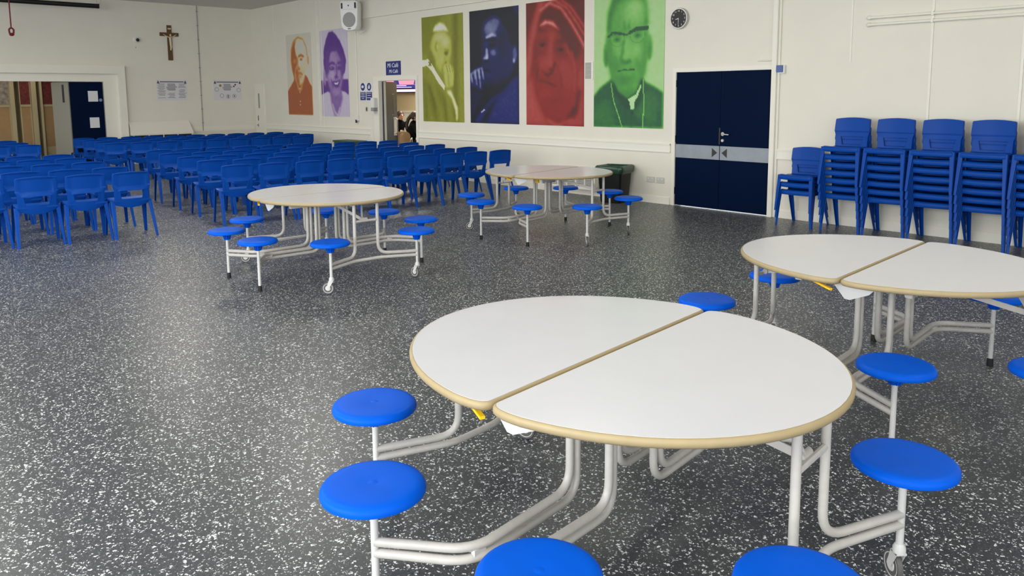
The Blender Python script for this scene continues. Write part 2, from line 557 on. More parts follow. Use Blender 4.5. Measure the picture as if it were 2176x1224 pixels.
def picture(x0, x1, z0, z1, tones, ramp, label):
    NH, NW = tones.shape
    xs = np.linspace(x0, x1, NW); zs = np.linspace(z1, z0, NH)
    vs = [(x, Y0 - .008, z) for z in zs for x in xs]
    fs = [(j * NW + i, (j + 1) * NW + i, (j + 1) * NW + i + 1, j * NW + i + 1) for j in range(NH - 1) for i in range(NW - 1)]
    me = bpy.data.meshes.new('portrait_poster')
    # border sides give the board its thickness
    n = len(vs)
    vs += [(x0, Y0 - .0005, z1), (x1, Y0 - .0005, z1), (x1, Y0 - .0005, z0), (x0, Y0 - .0005, z0)]
    c = [0, NW - 1, NW * NH - 1, NW * (NH - 1)]
    top = list(range(0, NW)); right = [j * NW + NW - 1 for j in range(NH)]
    bot = [(NH - 1) * NW + i for i in range(NW)][::-1]; left = [j * NW for j in range(NH)][::-1]
    for edge, a, b in ((top, n, n + 1), (right, n + 1, n + 2), (bot, n + 2, n + 3), (left, n + 3, n)):
        fs.append(tuple(edge + [b, a]))
    me.from_pydata(vs, [], fs)
    at = me.attributes.new('print_tone', 'FLOAT', 'POINT')
    at.data.foreach_set('value', list(tones.ravel()) + [float(tones.mean())] * 4)
    me.materials.append(picture_material('print_' + label.split()[0], ramp))
    o = bpy.data.objects.new('portrait_poster', me)
    COL.objects.link(o)
    return tag(o, label, 'poster', 'portrait posters on the right-hand wall')


PT, PB = 3.18, 1.115
# 1 orange: half lit older man in a buttoned robe
p = Paint(.86)
p.P([(0, .70), (.12, .64), (.26, .575), (.32, .5), (.75, .5), (.82, .53), (.92, .61), (1, .65), (1, 1), (0, 1)], .12, 1)
p.E(.5, .31, .335, .275, .70, 1)
p.E(.56, .24, .24, .16, .88, 2)
p.P([(.42, .06), (.3, .1), (.2, .2), (.18, .32), (.22, .45), (.3, .56), (.45, .62), (.48, .5), (.44, .42), (.46, .3), (.40, .25), (.36, .15)], .16, 2)
p.E(.52, .5, .2, .13, .66, 2); p.P([(.44, .4), (.34, .45), (.38, .58), (.5, .66), (.49, .5)], .2, 2)
p.L([(.5, .275), (.6, .262), (.7, .28)], .028, .25); p.E(.6, .315, .07, .018, .3, 1); p.E(.34, .33, .08, .03, .36, 2)
p.L([(.47, .3), (.46, .4), (.52, .44)], .018, .35); p.E(.5, .425, .05, .015, .3)
p.L([(.42, .49), (.52, .478), (.62, .495)], .02, .25); p.E(.52, .525, .1, .02, .42, 2); p.E(.88, .33, .05, .06, .5, 1)
p.L([(.2, .2), (.3, .09), (.5, .04), (.7, .07), (.82, .17), (.85, .27)], .018, .38)
p.P([(.38, .6), (.5, .67), (.64, .6), (.6, .68), (.5, .72), (.42, .68)], .5, 1, .8)
for q in (.67, .72, .83, .87): p.E(.5, q, .018, .009, .8, 0)
picture(-18.58, -17.31, 1.165, PT, p.finish(.02, 1), [(0, (150, 78, 44)), (.2, (176, 96, 52)), (.45, (205, 150, 84)), (.7, (214, 205, 170)), (1, (206, 204, 206))],
        'orange toned portrait poster of a half lit bald man in a buttoned robe')
# 2 purple: smiling young person with piled hair
p = Paint(.84)
p.P([(0, .58), (1, .57), (1, .75), (.8, .72), (.2, .72), (0, .75)], .05, 1)
p.P([(.0, .75), (.25, .71), (.36, .8), (.45, 1), (0, 1)], .82, 1); p.P([(.72, .70), (.9, .72), (1, .78), (1, 1), (.7, 1)], .78, 1)
p.P([(.3, .7), (.72, .66), (.78, .78), (.66, .95), (.58, 1), (.46, 1), (.36, .86)], .34, 2)
p.P([(.34, .03), (.48, .02), (.62, .07), (.74, .14), (.86, .24), (.94, .36), (.88, .5), (.8, .52), (.3, .56), (.16, .55), (.12, .38), (.14, .22), (.24, .1)], .03, 1)
p.E(.52, .48, .31, .27, .40, 2); p.E(.42, .34, .2, .12, .5, 3); p.E(.4, .52, .14, .07, .62, 3); p.E(.66, .52, .1, .06, .5, 3)
p.P([(.3, .2), (.75, .2), (.88, .4), (.8, .36), (.62, .24), (.4, .25), (.24, .38)], .05, 2)
p.E(.42, .445, .1, .022, .12, 1); p.E(.7, .445, .08, .022, .12, 1); p.L([(.3, .4), (.42, .378), (.52, .392)], .02, .06); p.L([(.64, .39), (.76, .385)], .018, .08)
p.E(.40, .438, .014, .006, .7, 0); p.L([(.58, .4), (.6, .5), (.56, .54)], .02, .24, 1); p.E(.57, .545, .07, .015, .2, 1)
p.P([(.4, .59), (.55, .6), (.72, .575), (.66, .65), (.56, .665), (.46, .64)], .1, 1); p.P([(.46, .605), (.56, .613), (.66, .597), (.61, .63), (.53, .634)], .9, 0); p.P([(.2, .25), (.34, .27), (.3, .5), (.22, .52)], .14, 3); p.P([(.74, .3), (.86, .3), (.82, .5), (.76, .6)], .16, 3); p.L([(.38, .56), (.4, .62), (.46, .67)], .012, .22, 1)
p.E(.55, .72, .13, .03, .5, 2); p.E(.14, .55, .06, .1, .5, 2); p.L([(.4, .86), (.48, .95), (.58, .99), (.66, .9)], .02, .75, 1)
picture(-16.86, -15.615, 1.155, PT, p.finish(.03, 2), [(0, (88, 44, 134)), (.25, (108, 72, 150)), (.5, (164, 134, 186)), (.75, (196, 184, 208)), (1, (216, 212, 220))],
        'purple toned portrait poster of a smiling young person, below the loudspeaker')
# 3 olive: praying man in profile with a white cap
p = Paint(.34)
p.P([(.78, 0), (.88, 0), (.86, 1), (.74, 1)], .14, 3); p.P([(0, 0), (.5, 0), (.3, .3), (0, .35)], .26, 4)
p.P([(0, .46), (.15, .5), (.35, .6), (.52, .7), (.62, .8), (.78, .98), (.8, 1), (0, 1)], .32, 1)
p.P([(.1, .6), (.22, .7), (.4, .98), (.3, 1), (.16, .8)], .16, 3); p.P([(.3, .62), (.5, .72), (.56, .9), (.42, .8)], .22, 3)
p.E(.46, .31, .245, .175, .58, 2); p.P([(.22, .3), (.34, .42), (.32, .5), (.16, .46), (.14, .34)], .25, 2)
p.P([(.55, .2), (.7, .22), (.72, .34), (.68, .4), (.66, .48), (.55, .54), (.4, .5)], .55, 2)
p.P([(.28, .14), (.34, .09), (.46, .065), (.58, .09), (.66, .155), (.5, .14)], .95, 1)
p.E(.37, .29, .04, .045, .36, 1); p.E(.39, .29, .02, .03, .75, 1); p.E(.6, .355, .05, .02, .14, 1); p.L([(.56, .32), (.66, .33)], .015, .3)
p.L([(.52, .46), (.6, .44)], .02, .18, 1); p.L([(.56, .4), (.5, .47), (.5, .52)], .015, .25, 1)
p.P([(.55, .46), (.66, .45), (.76, .49), (.78, .56), (.76, .66), (.58, .68), (.54, .56)], .6, 1)
for q in (.6, .66, .72): p.L([(q, .47), (q + .03, .53)], .008, .35, 0)
p.L([(.64, .55), (.66, .66)], .012, .38, 1)
p.P([(0, .405), (.15, .40), (.26, .46), (.4, .56), (.56, .66), (.54, .7), (.4, .63), (.24, .52), (.12, .465), (0, .47)], .93, 0)
p.P([(.6, .70), (.7, .705), (.78, .78), (.86, .87), (.86, .96), (.82, 1), (.8, .9), (.72, .78), (.62, .73)], .9, 1)
p.E(.58, .25, .09, .05, .74, 3); p.E(.45, .2, .14, .03, .7, 2); p.E(.5, .42, .06, .06, .64, 3); p.P([(.12, .62), (.2, .66), (.34, .86), (.3, .9)], .08, 2); p.P([(.5, .74), (.56, .78), (.62, 1), (.55, 1)], .12, 2); p.P([(.02, .58), (.08, .6), (.14, 1), (.04, 1)], .14, 3); p.L([(.17, .43), (.22, .46)], .012, .1, 0); p.L([(.22, .43), (.17, .46)], .012, .1, 0)
picture(-12.77, -11.47, PB, PT, p.finish(.02, 3), [(0, (84, 86, 24)), (.3, (132, 136, 40)), (.55, (178, 182, 82)), (.8, (206, 208, 150)), (1, (228, 226, 224))],
        'olive green portrait poster of a praying man in a white cap')
# 4 navy: thoughtful man in a suit
p = Paint(.06)
p.P([(.08, 1), (.16, .93), (.45, .78), (.75, .68), (.92, .6), (1, .57), (1, 1)], .42, 2)
p.P([(.2, 1), (.4, .84), (.6, .76), (.5, .84), (.35, 1)], .12, 2); p.L([(.3, .88), (.24, .9)], .012, .8, 0)
p.P([(.3, .12), (.5, .07), (.7, .1), (.9, .2), (.96, .4), (.9, .55), (.7, .68), (.5, .72), (.3, .66), (.26, .5), (.24, .4), (.26, .25)], .28, 3)
p.P([(.5, .05), (.8, .04), (1, .15), (1, .33), (.85, .32), (.76, .18), (.6, .1)], .05, 2)
p.E(.47, .165, .17, .075, .62, 4); p.E(.55, .12, .1, .04, .55, 3); p.L([(.36, .245), (.48, .222), (.56, .24)], .022, .85, 1)
p.L([(.3, .28), (.42, .27), (.56, .265)], .02, .06, 1); p.E(.48, .32, .09, .025, .08, 1); p.E(.52, .375, .1, .028, .7, 3)
p.P([(.33, .33), (.38, .34), (.4, .44), (.34, .445), (.28, .43)], .85, 1); p.E(.36, .45, .06, .012, .05, 1)
p.E(.3, .36, .04, .06, .2, 2); p.L([(.28, .53), (.36, .535), (.44, .55)], .02, .08, 1); p.E(.38, .57, .08, .02, .4, 2)
p.E(.93, .4, .05, .07, .5, 1); p.E(.91, .46, .02, .02, .9, 1); p.P([(.9, 0), (1, 0), (1, .12)], .45, 3)
p.P([(0, .56), (.1, .52), (.22, .5), (.3, .54), (.3, .64), (.22, .7), (.1, .68), (0, .66)], .38, 2)
p.P([(.01, .55), (.12, .515), (.24, .5), (.3, .55), (.27, .6), (.14, .6), (.03, .62)], .6, 1)
for k, (a, b) in enumerate((((.02, .555), (.05, .63)), ((.11, .53), (.15, .65)), ((.19, .515), (.23, .69)), ((.26, .5), (.3, .61)))):
    p.L([a, b], .013, .9, 1, .7); p.L([(a[0] + .04, a[1] + .01), (b[0] + .04, b[1])], .012, .2, 1)
p.E(.36, .3, .05, .02, .5, 2); p.E(.66, .3, .1, .14, .2, 5); p.P([(.3, .62), (.55, .66), (.8, .6), (.7, .72), (.45, .74)], .1, 4)
p.P([(0, .68), (.12, .7), (.3, .72), (.2, .84), (0, 1)], .2, 3)
picture(-11.275, -9.945, PB, PT, p.finish(.02, 4), [(0, (18, 22, 30)), (.15, (20, 26, 42)), (.42, (28, 34, 104)), (.65, (120, 128, 166)), (1, (222, 226, 236))],
        'dark navy portrait poster of a thoughtful man resting chin on hand')
# 5 red: old woman in a striped veil
p = Paint(.18)
p.P([(.2, 0), (.55, -.1), (.8, 0), (1, .2), (1, 1), (0, 1), (0, .3), (.12, .12)], .34, 1)
p.P([(0, .45), (.1, .2), (.24, .0), (.34, 0), (.2, .2), (.12, .45), (.04, .62), (0, .65)], .58, 2)
p.E(.62, .25, .4, .3, .14, 2)
p.P([(.1, .6), (.16, .75), (.3, .92), (.42, 1), (0, 1), (0, .66)], .6, 3); p.P([(.9, .6), (1, .5), (1, 1), (.5, 1), (.7, .93), (.86, .8)], .5, 2)
for off, wd in ((0, .022), (.09, .014), (.16, .012)):
    p.L([(.26 + off, .07 - off * .4), (.42 + off, .02 - off * .2), (.62 + off, .07), (.8 + off, .2), (.93 + off, .31), (1.04 + off, .42)], wd, .72, 1)
p.P([(.2, .24), (.3, .19), (.5, .22), (.7, .35), (.9, .52), (.92, .68), (.84, .82), (.62, .93), (.4, .9), (.22, .76), (.14, .58), (.15, .36)], .37, 2)
p.P([(.24, .185), (.34, .15), (.48, .165), (.62, .25), (.5, .21), (.38, .185), (.26, .2)], .86, 1)
p.E(.3, .33, .08, .035, .2, 3); p.E(.6, .39, .11, .03, .2, 3); p.E(.3, .345, .06, .012, .1, 1); p.E(.61, .395, .07, .012, .1, 1); p.L([(.25, .23), (.36, .24), (.38, .3)], .025, .12, 2); p.L([(.52, .33), (.66, .325)], .025, .13, 2)
p.E(.29, .35, .03, .012, .05, 0); p.E(.62, .395, .03, .012, .05, 0); p.E(.27, .41, .08, .02, .24, 2); p.E(.66, .44, .1, .02, .24, 2)
p.L([(.46, .3), (.44, .42), (.4, .5)], .03, .56, 3); p.E(.42, .5, .06, .04, .55, 3); p.L([(.3, .56), (.38, .595), (.46, .575), (.52, .5)], .018, .12, 1)
p.L([(.24, .635), (.36, .645), (.54, .685)], .012, .12, 1); p.L([(.3, .45), (.2, .56), (.2, .64)], .012, .14, 1); p.L([(.56, .52), (.62, .62), (.64, .7)], .012, .16, 1)
p.E(.3, .5, .1, .06, .48, 4); p.E(.66, .54, .1, .05, .47, 4); p.E(.42, .27, .12, .03, .46, 3); p.P([(.14, .3), (.2, .3), (.2, .6), (.15, .58)], .22, 3); p.E(.44, .545, .03, .012, .12, 1); p.E(.36, .62, .1, .012, .26, 2); p.E(.5, .8, .18, .04, .3, 5); p.L([(.5, .33), (.54, .42)], .014, .24, 2); p.L([(.8, .42), (.86, .56), (.84, .72)], .012, .5, 1); p.L([(.7, .36), (.78, .46)], .01, .5, 1); p.E(.75, .62, .1, .08, .44, 4); p.E(.36, .75, .12, .04, .42, 4)
p.P([(.4, .92), (.5, .97), (.68, .95), (.86, .82), (.9, .7), (.96, .72), (.9, .9), (.7, 1), (.5, 1)], .12, 2)
p.L([(.4, .96), (.55, 1), (.8, .95)], .02, .72, 2)
picture(-9.752, -8.415, PB, 3.19, p.finish(.02, 5), [(0, (58, 20, 18)), (.15, (92, 32, 28)), (.38, (140, 36, 30)), (.6, (168, 66, 60)), (.85, (206, 130, 122)), (1, (228, 190, 184))],
        'red toned portrait poster of an elderly woman in a striped veil')
# 6 green: cleric with glasses
p = Paint(.8)
p.P([(0, .76), (.1, .7), (.22, .655), (.3, .62), (.68, .6), (.74, .66), (.88, .7), (1, .745), (1, 1), (0, 1)], .14, 1)
p.P([(0, .85), (.2, .8), (.3, .88), (.34, 1), (0, 1)], .22, 4); p.P([(.6, .9), (.8, .72), (.95, .78), (.9, 1)], .22, 4)
p.E(.485, .36, .305, .345, .44, 1); p.P([(.2, .35), (.78, .33), (.75, .6), (.66, .72), (.5, .785), (.34, .73), (.25, .6)], .44, 1)
p.E(.185, .46, .045, .09, .42, 1); p.E(.19, .48, .02, .06, .25, 1); p.E(.8, .42, .045, .095, .46, 1); p.E(.8, .44, .02, .06, .3, 1)
p.P([(.2, .28), (.2, .16), (.26, .06), (.36, .0), (.66, .0), (.76, .1), (.785, .25), (.75, .26), (.7, .12), (.6, .06), (.42, .05), (.32, .09), (.25, .2), (.24, .3)], .22, 2)
p.E(.58, .17, .16, .09, .62, 5); p.E(.35, .45, .08, .06, .52, 4); p.E(.6, .46, .1, .06, .56, 4)

for cx, cy in ((.345, .345), (.635, .325)):
    p.E(cx, cy, .105, .058, .34, 0); p.E(cx, cy, .096, .052, .5, 0); p.E(cx, cy + .004, .055, .013, .24, 1); p.E(cx, cy + .003, .018, .010, .06, 1); p.E(cx - .01, cy - .03, .09, .012, .3, 1)
p.L([(.22, .325), (.28, .295), (.44, .312)], .015, .12, 0); p.L([(.53, .305), (.62, .28), (.77, .28)], .02, .1, 0); p.L([(.45, .32), (.53, .31)], .012, .12, 0)
p.E(.49, .42, .045, .09, .62, 3); p.L([(.44, .36), (.42, .46), (.4, .5)], .014, .3, 1); p.E(.475, .51, .08, .018, .18, 1); p.E(.475, .49, .05, .02, .6, 2)
p.P([(.2, .33), (.27, .36), (.3, .6), (.36, .72), (.27, .64), (.21, .5)], .3, 3); p.P([(.74, .36), (.78, .4), (.75, .6), (.68, .7), (.7, .55)], .34, 3); p.E(.6, .12, .1, .04, .72, 4); p.E(.62, .42, .07, .03, .62, 3); p.E(.34, .41, .07, .02, .56, 3); p.E(.36, .54, .04, .05, .34, 3); p.L([(.44, .22), (.46, .28)], .008, .3, 1); p.L([(.52, .21), (.51, .27)], .008, .3, 1); p.L([(.36, .582), (.46, .573), (.5, .576), (.6, .572)], .009, .14, 0); p.E(.49, .635, .1, .02, .34, 3); p.E(.48, .605, .09, .012, .52, 2); p.E(.42, .65, .12, .03, .28, 4); p.E(.48, .75, .14, .025, .3, 3)
p.L([(.33, .47), (.3, .56)], .012, .3, 2); p.L([(.63, .5), (.67, .58)], .012, .32, 2)
p.P([(.27, .68), (.3, .66), (.38, .74), (.5, .785), (.62, .75), (.7, .63), (.73, .66), (.7, .8), (.6, .86), (.5, .87), (.36, .8)], .07, 1)
p.P([(.5, .79), (.62, .755), (.69, .68), (.7, .7), (.64, .78), (.61, .8), (.6, .86), (.55, .865), (.53, .81)], .88, 0)
p.L([(.26, .67), (.3, .8), (.38, .92), (.43, 1)], .006, .7, 0); p.L([(.72, .65), (.735, .8), (.725, 1)], .006, .7, 0)
p.L([(.56, .87), (.56, 1)], .008, .05, 1); p.E(.57, .89, .022, .012, .06, 0)
picture(-8.20, -6.848, 1.12, 3.19, p.finish(.02, 6), [(0, (18, 50, 34)), (.15, (30, 88, 52)), (.42, (74, 152, 58)), (.62, (122, 188, 92)), (.82, (168, 204, 142)), (1, (208, 236, 190))],
        'green toned portrait poster of a cleric with glasses and white collar')

# ------------------------------------------------------------------ wall fittings on the right-hand wall
def textmesh(s, size, name, m, parent, loc, rot, ex=.002, shear=0.0):
    cu = bpy.data.curves.new(name, 'FONT')
    cu.body = s; cu.size = size; cu.extrude = ex; cu.align_x = 'CENTER'; cu.align_y = 'CENTER'; cu.shear = shear
    cu.resolution_u = 3
    tmp = bpy.data.objects.new('tmp', cu)
    COL.objects.link(tmp)
    dg = bpy.context.evaluated_depsgraph_get(); dg.update()
    me = bpy.data.meshes.new_from_object(tmp.evaluated_get(dg))
    COL.objects.unlink(tmp); bpy.data.objects.remove(tmp); bpy.data.curves.remove(cu)
    me.materials.clear(); me.materials.append(m)
    o = bpy.data.objects.new(name, me)
    COL.objects.link(o)
    o.parent = parent; o.location = loc; o.rotation_euler = rot
    return o
RW = (PI / 2, 0, 0)

s = thing('cafe_sign', 'navy square sign with white script above the open doorway', 'sign', (-13.805, Y0, 2.215))
MB().box(-.27, .27, -.012, 0, -.145, .145).build('sign_board', M['signb'], s, smooth=0)
textmesh('Mi Café', .13, 'lettering', M['signw'], s, (-.01, -.014, .055), RW, shear=.15)
textmesh('Mi Café', .105, 'lettering', M['signw'], s, (.01, -.014, -.07), RW, shear=.15)
for i, (cx, lab) in enumerate(((-15.02, 'small blue round pictogram notice over text block, the left one of two beside the doorway'), (-14.765, 'small blue hand pictogram notice over text block, the right one of two beside the doorway'))):
    s = thing('safety_notice', lab, 'sign', (cx, Y0, 1.73), group='blue safety notices left of the cafe doorway')
    MB().box(-.115, .115, -.006, 0, -.195, .2).build('notice_board', M['white'], s, smooth=0)
    MB().lathe([(.085, -.009), (.085, -.006)], 24, (0, 0, .105), 'y').build('blue_disc', M['signb'], s)
    MB().box(-.11, .11, -.009, -.006, -.19, -.01).build('text_panel', M['signb'], s, smooth=0)
    g = MB()
    if i == 0:
        g.prism([(-.05, .13), (.02, .14), (.05, .11), (.02, .075), (-.05, .085)], -.012, -.009, 'y')
        rows_ = 4
    else:
        g.prism([(-.03, .06), (.03, .06), (.04, .1), (.03, .15), (.018, .11), (.012, .165), (.0, .115), (-.012, .16), (-.018, .1), (-.04, .12)], -.012, -.009, 'y')
        rows_ = 3
    g.build('pictogram', M['signw'], s, smooth=0)
    g = MB()
    for k in range(rows_):
        zz = -.035 - k * (.15 / rows_)
        wv = (.08, .07, .085, .05)[k]
        x = -wv
        while x < wv:
            l = .016 + .02 * ((k * 7 + int(x * 900)) % 3) / 2
            g.box(x, min(wv, x + l), -.011, -.009, zz - .008, zz + .006)
            x += l + .008
    g.build('text_lines', M['signw'], s, smooth=0)

MB_ = MB().box(-.035, .035, -.012, 0, -.05, .05)
o = thing('light_switch', 'small dark switch plate on white wall under the blue notices', 'switch', (-14.885, Y0, 1.34))
MB_.build('switch_plate', M['zinc'], o, smooth=0, bevel=.003); MB().box(-.012, .012, -.018, -.012, -.03, .03).build('rocker', M['darkm'], o, smooth=0)
o = thing('hand_sanitiser_dispenser', 'white wall dispenser with grey base on the doorway jamb', 'dispenser', (-14.47, Y0 - .03, 1.42))
MB().box(-.07, .07, -.1, 0, -.04, .17).build('dispenser_body', M['white'], o, bevel=.012)
MB().box(-.065, .065, -.1, -.005, -.12, -.04).build('dispenser_nozzle', M['grille'], o, bevel=.008)
MB().box(-.07, .07, -.11, 0, -.15, -.125).build('drip_tray', M['white'], o, bevel=.004)
g = MB(); g.tube([(-15.24, Y0 - .014, 3.1), (-15.24, Y0 - .014, 1.19)], .012, 8)
tag(g.build('cable_conduit', M['trim']), 'thin white conduit running down the wall from the loudspeaker', 'conduit')
o = thing('socket_outlet', 'white socket box at the foot of the loudspeaker conduit', 'socket', (-15.27, Y0, 1.13))
MB().box(-.07, .07, -.045, 0, -.055, .055).build('socket_body', M['white'], o, bevel=.005)
MB().tube([(0, -.05, -.03), (0, -.05, -.1)], .022, 8).build('plug', M['darkm'], o)

# loudspeaker
o = thing('loudspeaker', 'white wall-mounted loudspeaker with round grey grille', 'loudspeaker', (-14.84, Y0 - .40, 3.36), math.radians(27))
prof = [(-.22, .30), (-.16, .325), (.16, .325), (.22, .30), (.225, .2), (.2, -.22), (.15, -.3), (.07, -.325), (-.07, -.325), (-.15, -.3), (-.2, -.22), (-.225, .2)]
g = MB(); n = len(prof)
back = [(x * .55, .30, z * .92) for x, z in prof]; midp = [(x, .02, z) for x, z in prof]; frp = [(x * .95, -.02, z * .96) for x, z in prof]
g.v = back + midp + frp
g.f = [tuple(range(n))] + [tuple(range(2 * n, 3 * n))[::-1]] + [(k * n + i, k * n + (i + 1) % n, (k + 1) * n + (i + 1) % n, (k + 1) * n + i) for k in (0, 1) for i in range(n)]
g.mi = [0] * len(g.f)
g.build('speaker_cabinet', M['white'], o, smooth=40)
MB().lathe([(.155, -.028), (.16, -.02)], 32, (0, 0, -.09), 'y').build('woofer_grille', M['grille'], o)
g = MB(); g.prism([(-.17, .13), (.17, .13), (.19, .2), (.16, .29), (-.16, .29), (-.19, .2)], -.03, -.02, 'y'); g.build('horn_flare', M['white'], o, bevel=.006)
g = MB(); g.box(-.185, -.145, -.034, -.028, .15, .27); g.box(.145, .185, -.034, -.028, .15, .27); g.lathe([(.016, -.034), (.016, -.03)], 12, (0, 0, .21), 'y'); g.build('port', M['black'], o)
MB().box(-.035, .035, -.028, -.019, -.29, -.272).build('badge', M['black'], o, smooth=0)
g = MB(); g.tube(fillet([(0, .28, .1), (0, .40, .1), (0, .40, .62)], .05), .02, 8); g.tube([(.05, .1, -.3), (.1, .2, -.36), (.2, .33, -.3)], .008, 6)
g.build('mounting_bracket', M['trim'], o)

# clock
o = thing('wall_clock', 'round black wall clock with silver rim above the blue doors', 'clock', (-6.58, Y0, 2.70))
MB().lathe([(.15, 0), (.15, -.045), (.143, -.055), (.132, -.055), (.130, -.048), (.0, -.048)], 40, (0, 0, 0), 'y').build('clock_rim', M['zinc'], o)
MB().lathe([(.13, -.051), (.13, -.047)], 40, (0, 0, 0), 'y').build('clock_face', M['black'], o)
g = MB()
for k in range(12):
    a = PI / 2 - (k + 1) * PI / 6
    t = textmesh(str(k + 1), .036, 'numeral', M['white'], o, (.104 * math.cos(a), -.0515, .104 * math.sin(a)), RW, ex=.0006)
for nm, ang, ln, wd in (('hour_hand', -165, .055, .006), ('minute_hand', -92, .09, .004)):
    a = math.radians(ang); dx, dz = math.cos(a), math.sin(a)
    MB().prism([(-dz * wd, dx * wd), (dx * ln - dz * wd * .4, dz * ln + dx * wd * .4), (dx * ln + dz * wd * .4, dz * ln - dx * wd * .4), (dz * wd, -dx * wd)], -.056, -.054, 'y').build(nm, M['white'], o, smooth=0)

# air vent between red and green posters
o = thing('wall_vent', 'narrow grey louvre vent between the red and green posters', 'vent', (-8.31, Y0, 2.01))
g = MB(); g.box(-.09, -.075, -.012, 0, -.145, .145); g.box(.055, .09, -.012, 0, -.145, .145); g.box(-.075, .055, -.012, 0, .13, .145); g.box(-.075, .055, -.012, 0, -.145, -.13)
g.build('vent_frame', M['trim'], o, smooth=0)
g = MB()
for k in range(14): z = -.125 + k * .019; g.box(-.075, .055, -.009, -.001, z, z + .011)
g.build('louvres', M['grille'], o, smooth=0)

# double sockets by the door
for i, cx in enumerate((-7.06, -6.88)):
    o = thing('double_socket', ('white double socket low on the wall, nearer the bin', 'white double socket low on the wall, nearer the blue doors')[i], 'socket', (cx, Y0, .35), group='double sockets beside the blue doors')
    MB().box(-.072, .072, -.012, 0, -.043, .043).build('socket_plate', mat('grey_socket_plate', srgb(196, 195, 188), .4), o, bevel=.003)
    g = MB(); [g.box(sx - .012, sx + .012, -.016, -.012, .012, .028) for sx in (-.035, .035)]; g.build('rocker', M['white'], o, smooth=0)

o = thing('alarm_box', 'small blue-faced box on white back plate right of the blue doors', 'alarm', (-5.0, Y0, 1.945))
MB().box(-.035, .06, -.05, 0, -.06, .045).build('back_box', M['white'], o, bevel=.004)
MB().box(-.05, .04, -.065, -.05, -.045, .045).build('front_cover', mat('slate_blue_plastic', srgb(74, 96, 150), .4), o, bevel=.003)
o = MB().box(-5.1, -4.86, Y0 - .1, Y0 - .061, 2.83, 2.9).build('door_sensor', M['grille'], smooth=0, bevel=.005)
tag(o, 'small grey sensor at the top of the white trunking', 'sensor')
for i, z in enumerate((2.505, 2.425)):
    o = thing('heating_pipe', ('white horizontal wall pipe above the chair stacks, the upper one', 'white horizontal wall pipe above the chair stacks, the lower one')[i], 'pipe', (-3.9, Y0 - .035, z), group='white pipes above the stacked chairs')
    MB().tube([(0, 0, 0), (7.4, 0, 0)], .017, 12).build('pipe_run', M['trim'], o)
    MB().lathe([(.012, -.035), (.024, -.02), (.026, 0), (.02, .02)], 12, (0, 0, 0), 'x').build('end_cap', M['trim'], o)
    g = MB()
    for x in (.69, 2.6, 4.6): g.box(x - .012, x + .012, -.022, .034, -.022, .022)
    g.build('pipe_clip', M['trim'], o, smooth=0)

# ------------------------------------------------------------------ left wall fittings
o = thing('crucifix', 'wooden wall crucifix with a small pale figure on the left wall', 'crucifix', (X0, 7.24, 3.02))
MB().box(0, .035, -.055, .055, -.45, .43).build('upright_beam', M['wood'], o, smooth=0, bevel=.004)
MB().box(.002, .037, -.235, .225, .155, .245).build('cross_beam', M['wood'], o, smooth=0, bevel=.004)
MB().box(.036, .042, -.04, .04, .325, .36).build('title_plate', M['figure'], o, smooth=0)
g = MB()
g.tube([(.06, 0, .13), (.062, .005, .02), (.06, .01, -.05)], .03, 10, r2=.024)
g.tube([(.06, .01, -.04), (.075, .02, -.11), (.055, .005, -.2)], .02, 8, r2=.011)
g.tube([(.06, -.0, -.04), (.075, -.0, -.11), (.055, .0, -.2)], .02, 8, r2=.011)
for sg in (-1, 1): g.tube([(.055, sg * .02, .125), (.05, sg * .09, .155), (.045, sg * .16, .2)], .013, 8, r2=.007)
g.ball((.068, .008, .175), .03, (1, .85, 1.2))
g.build('figure', M['figure'], o)
o = thing('security_camera', 'small white camera with black lens left of the crucifix', 'camera', (X0, 6.42, 3.045))
MB().lathe([(.06, 0), (.065, .03), (.062, .08), (.05, .1)], 20, (0, 0, 0), 'x').build('camera_body', M['white'], o)
MB().lathe([(.038, .095), (.04, .115), (.025, .125)], 20, (0, .02, 0), 'x').build('lens', M['black'], o)
MB().box(0, .012, -.008, .008, -.19, -.16).build('sensor_dot', M['grille'], o, smooth=0)

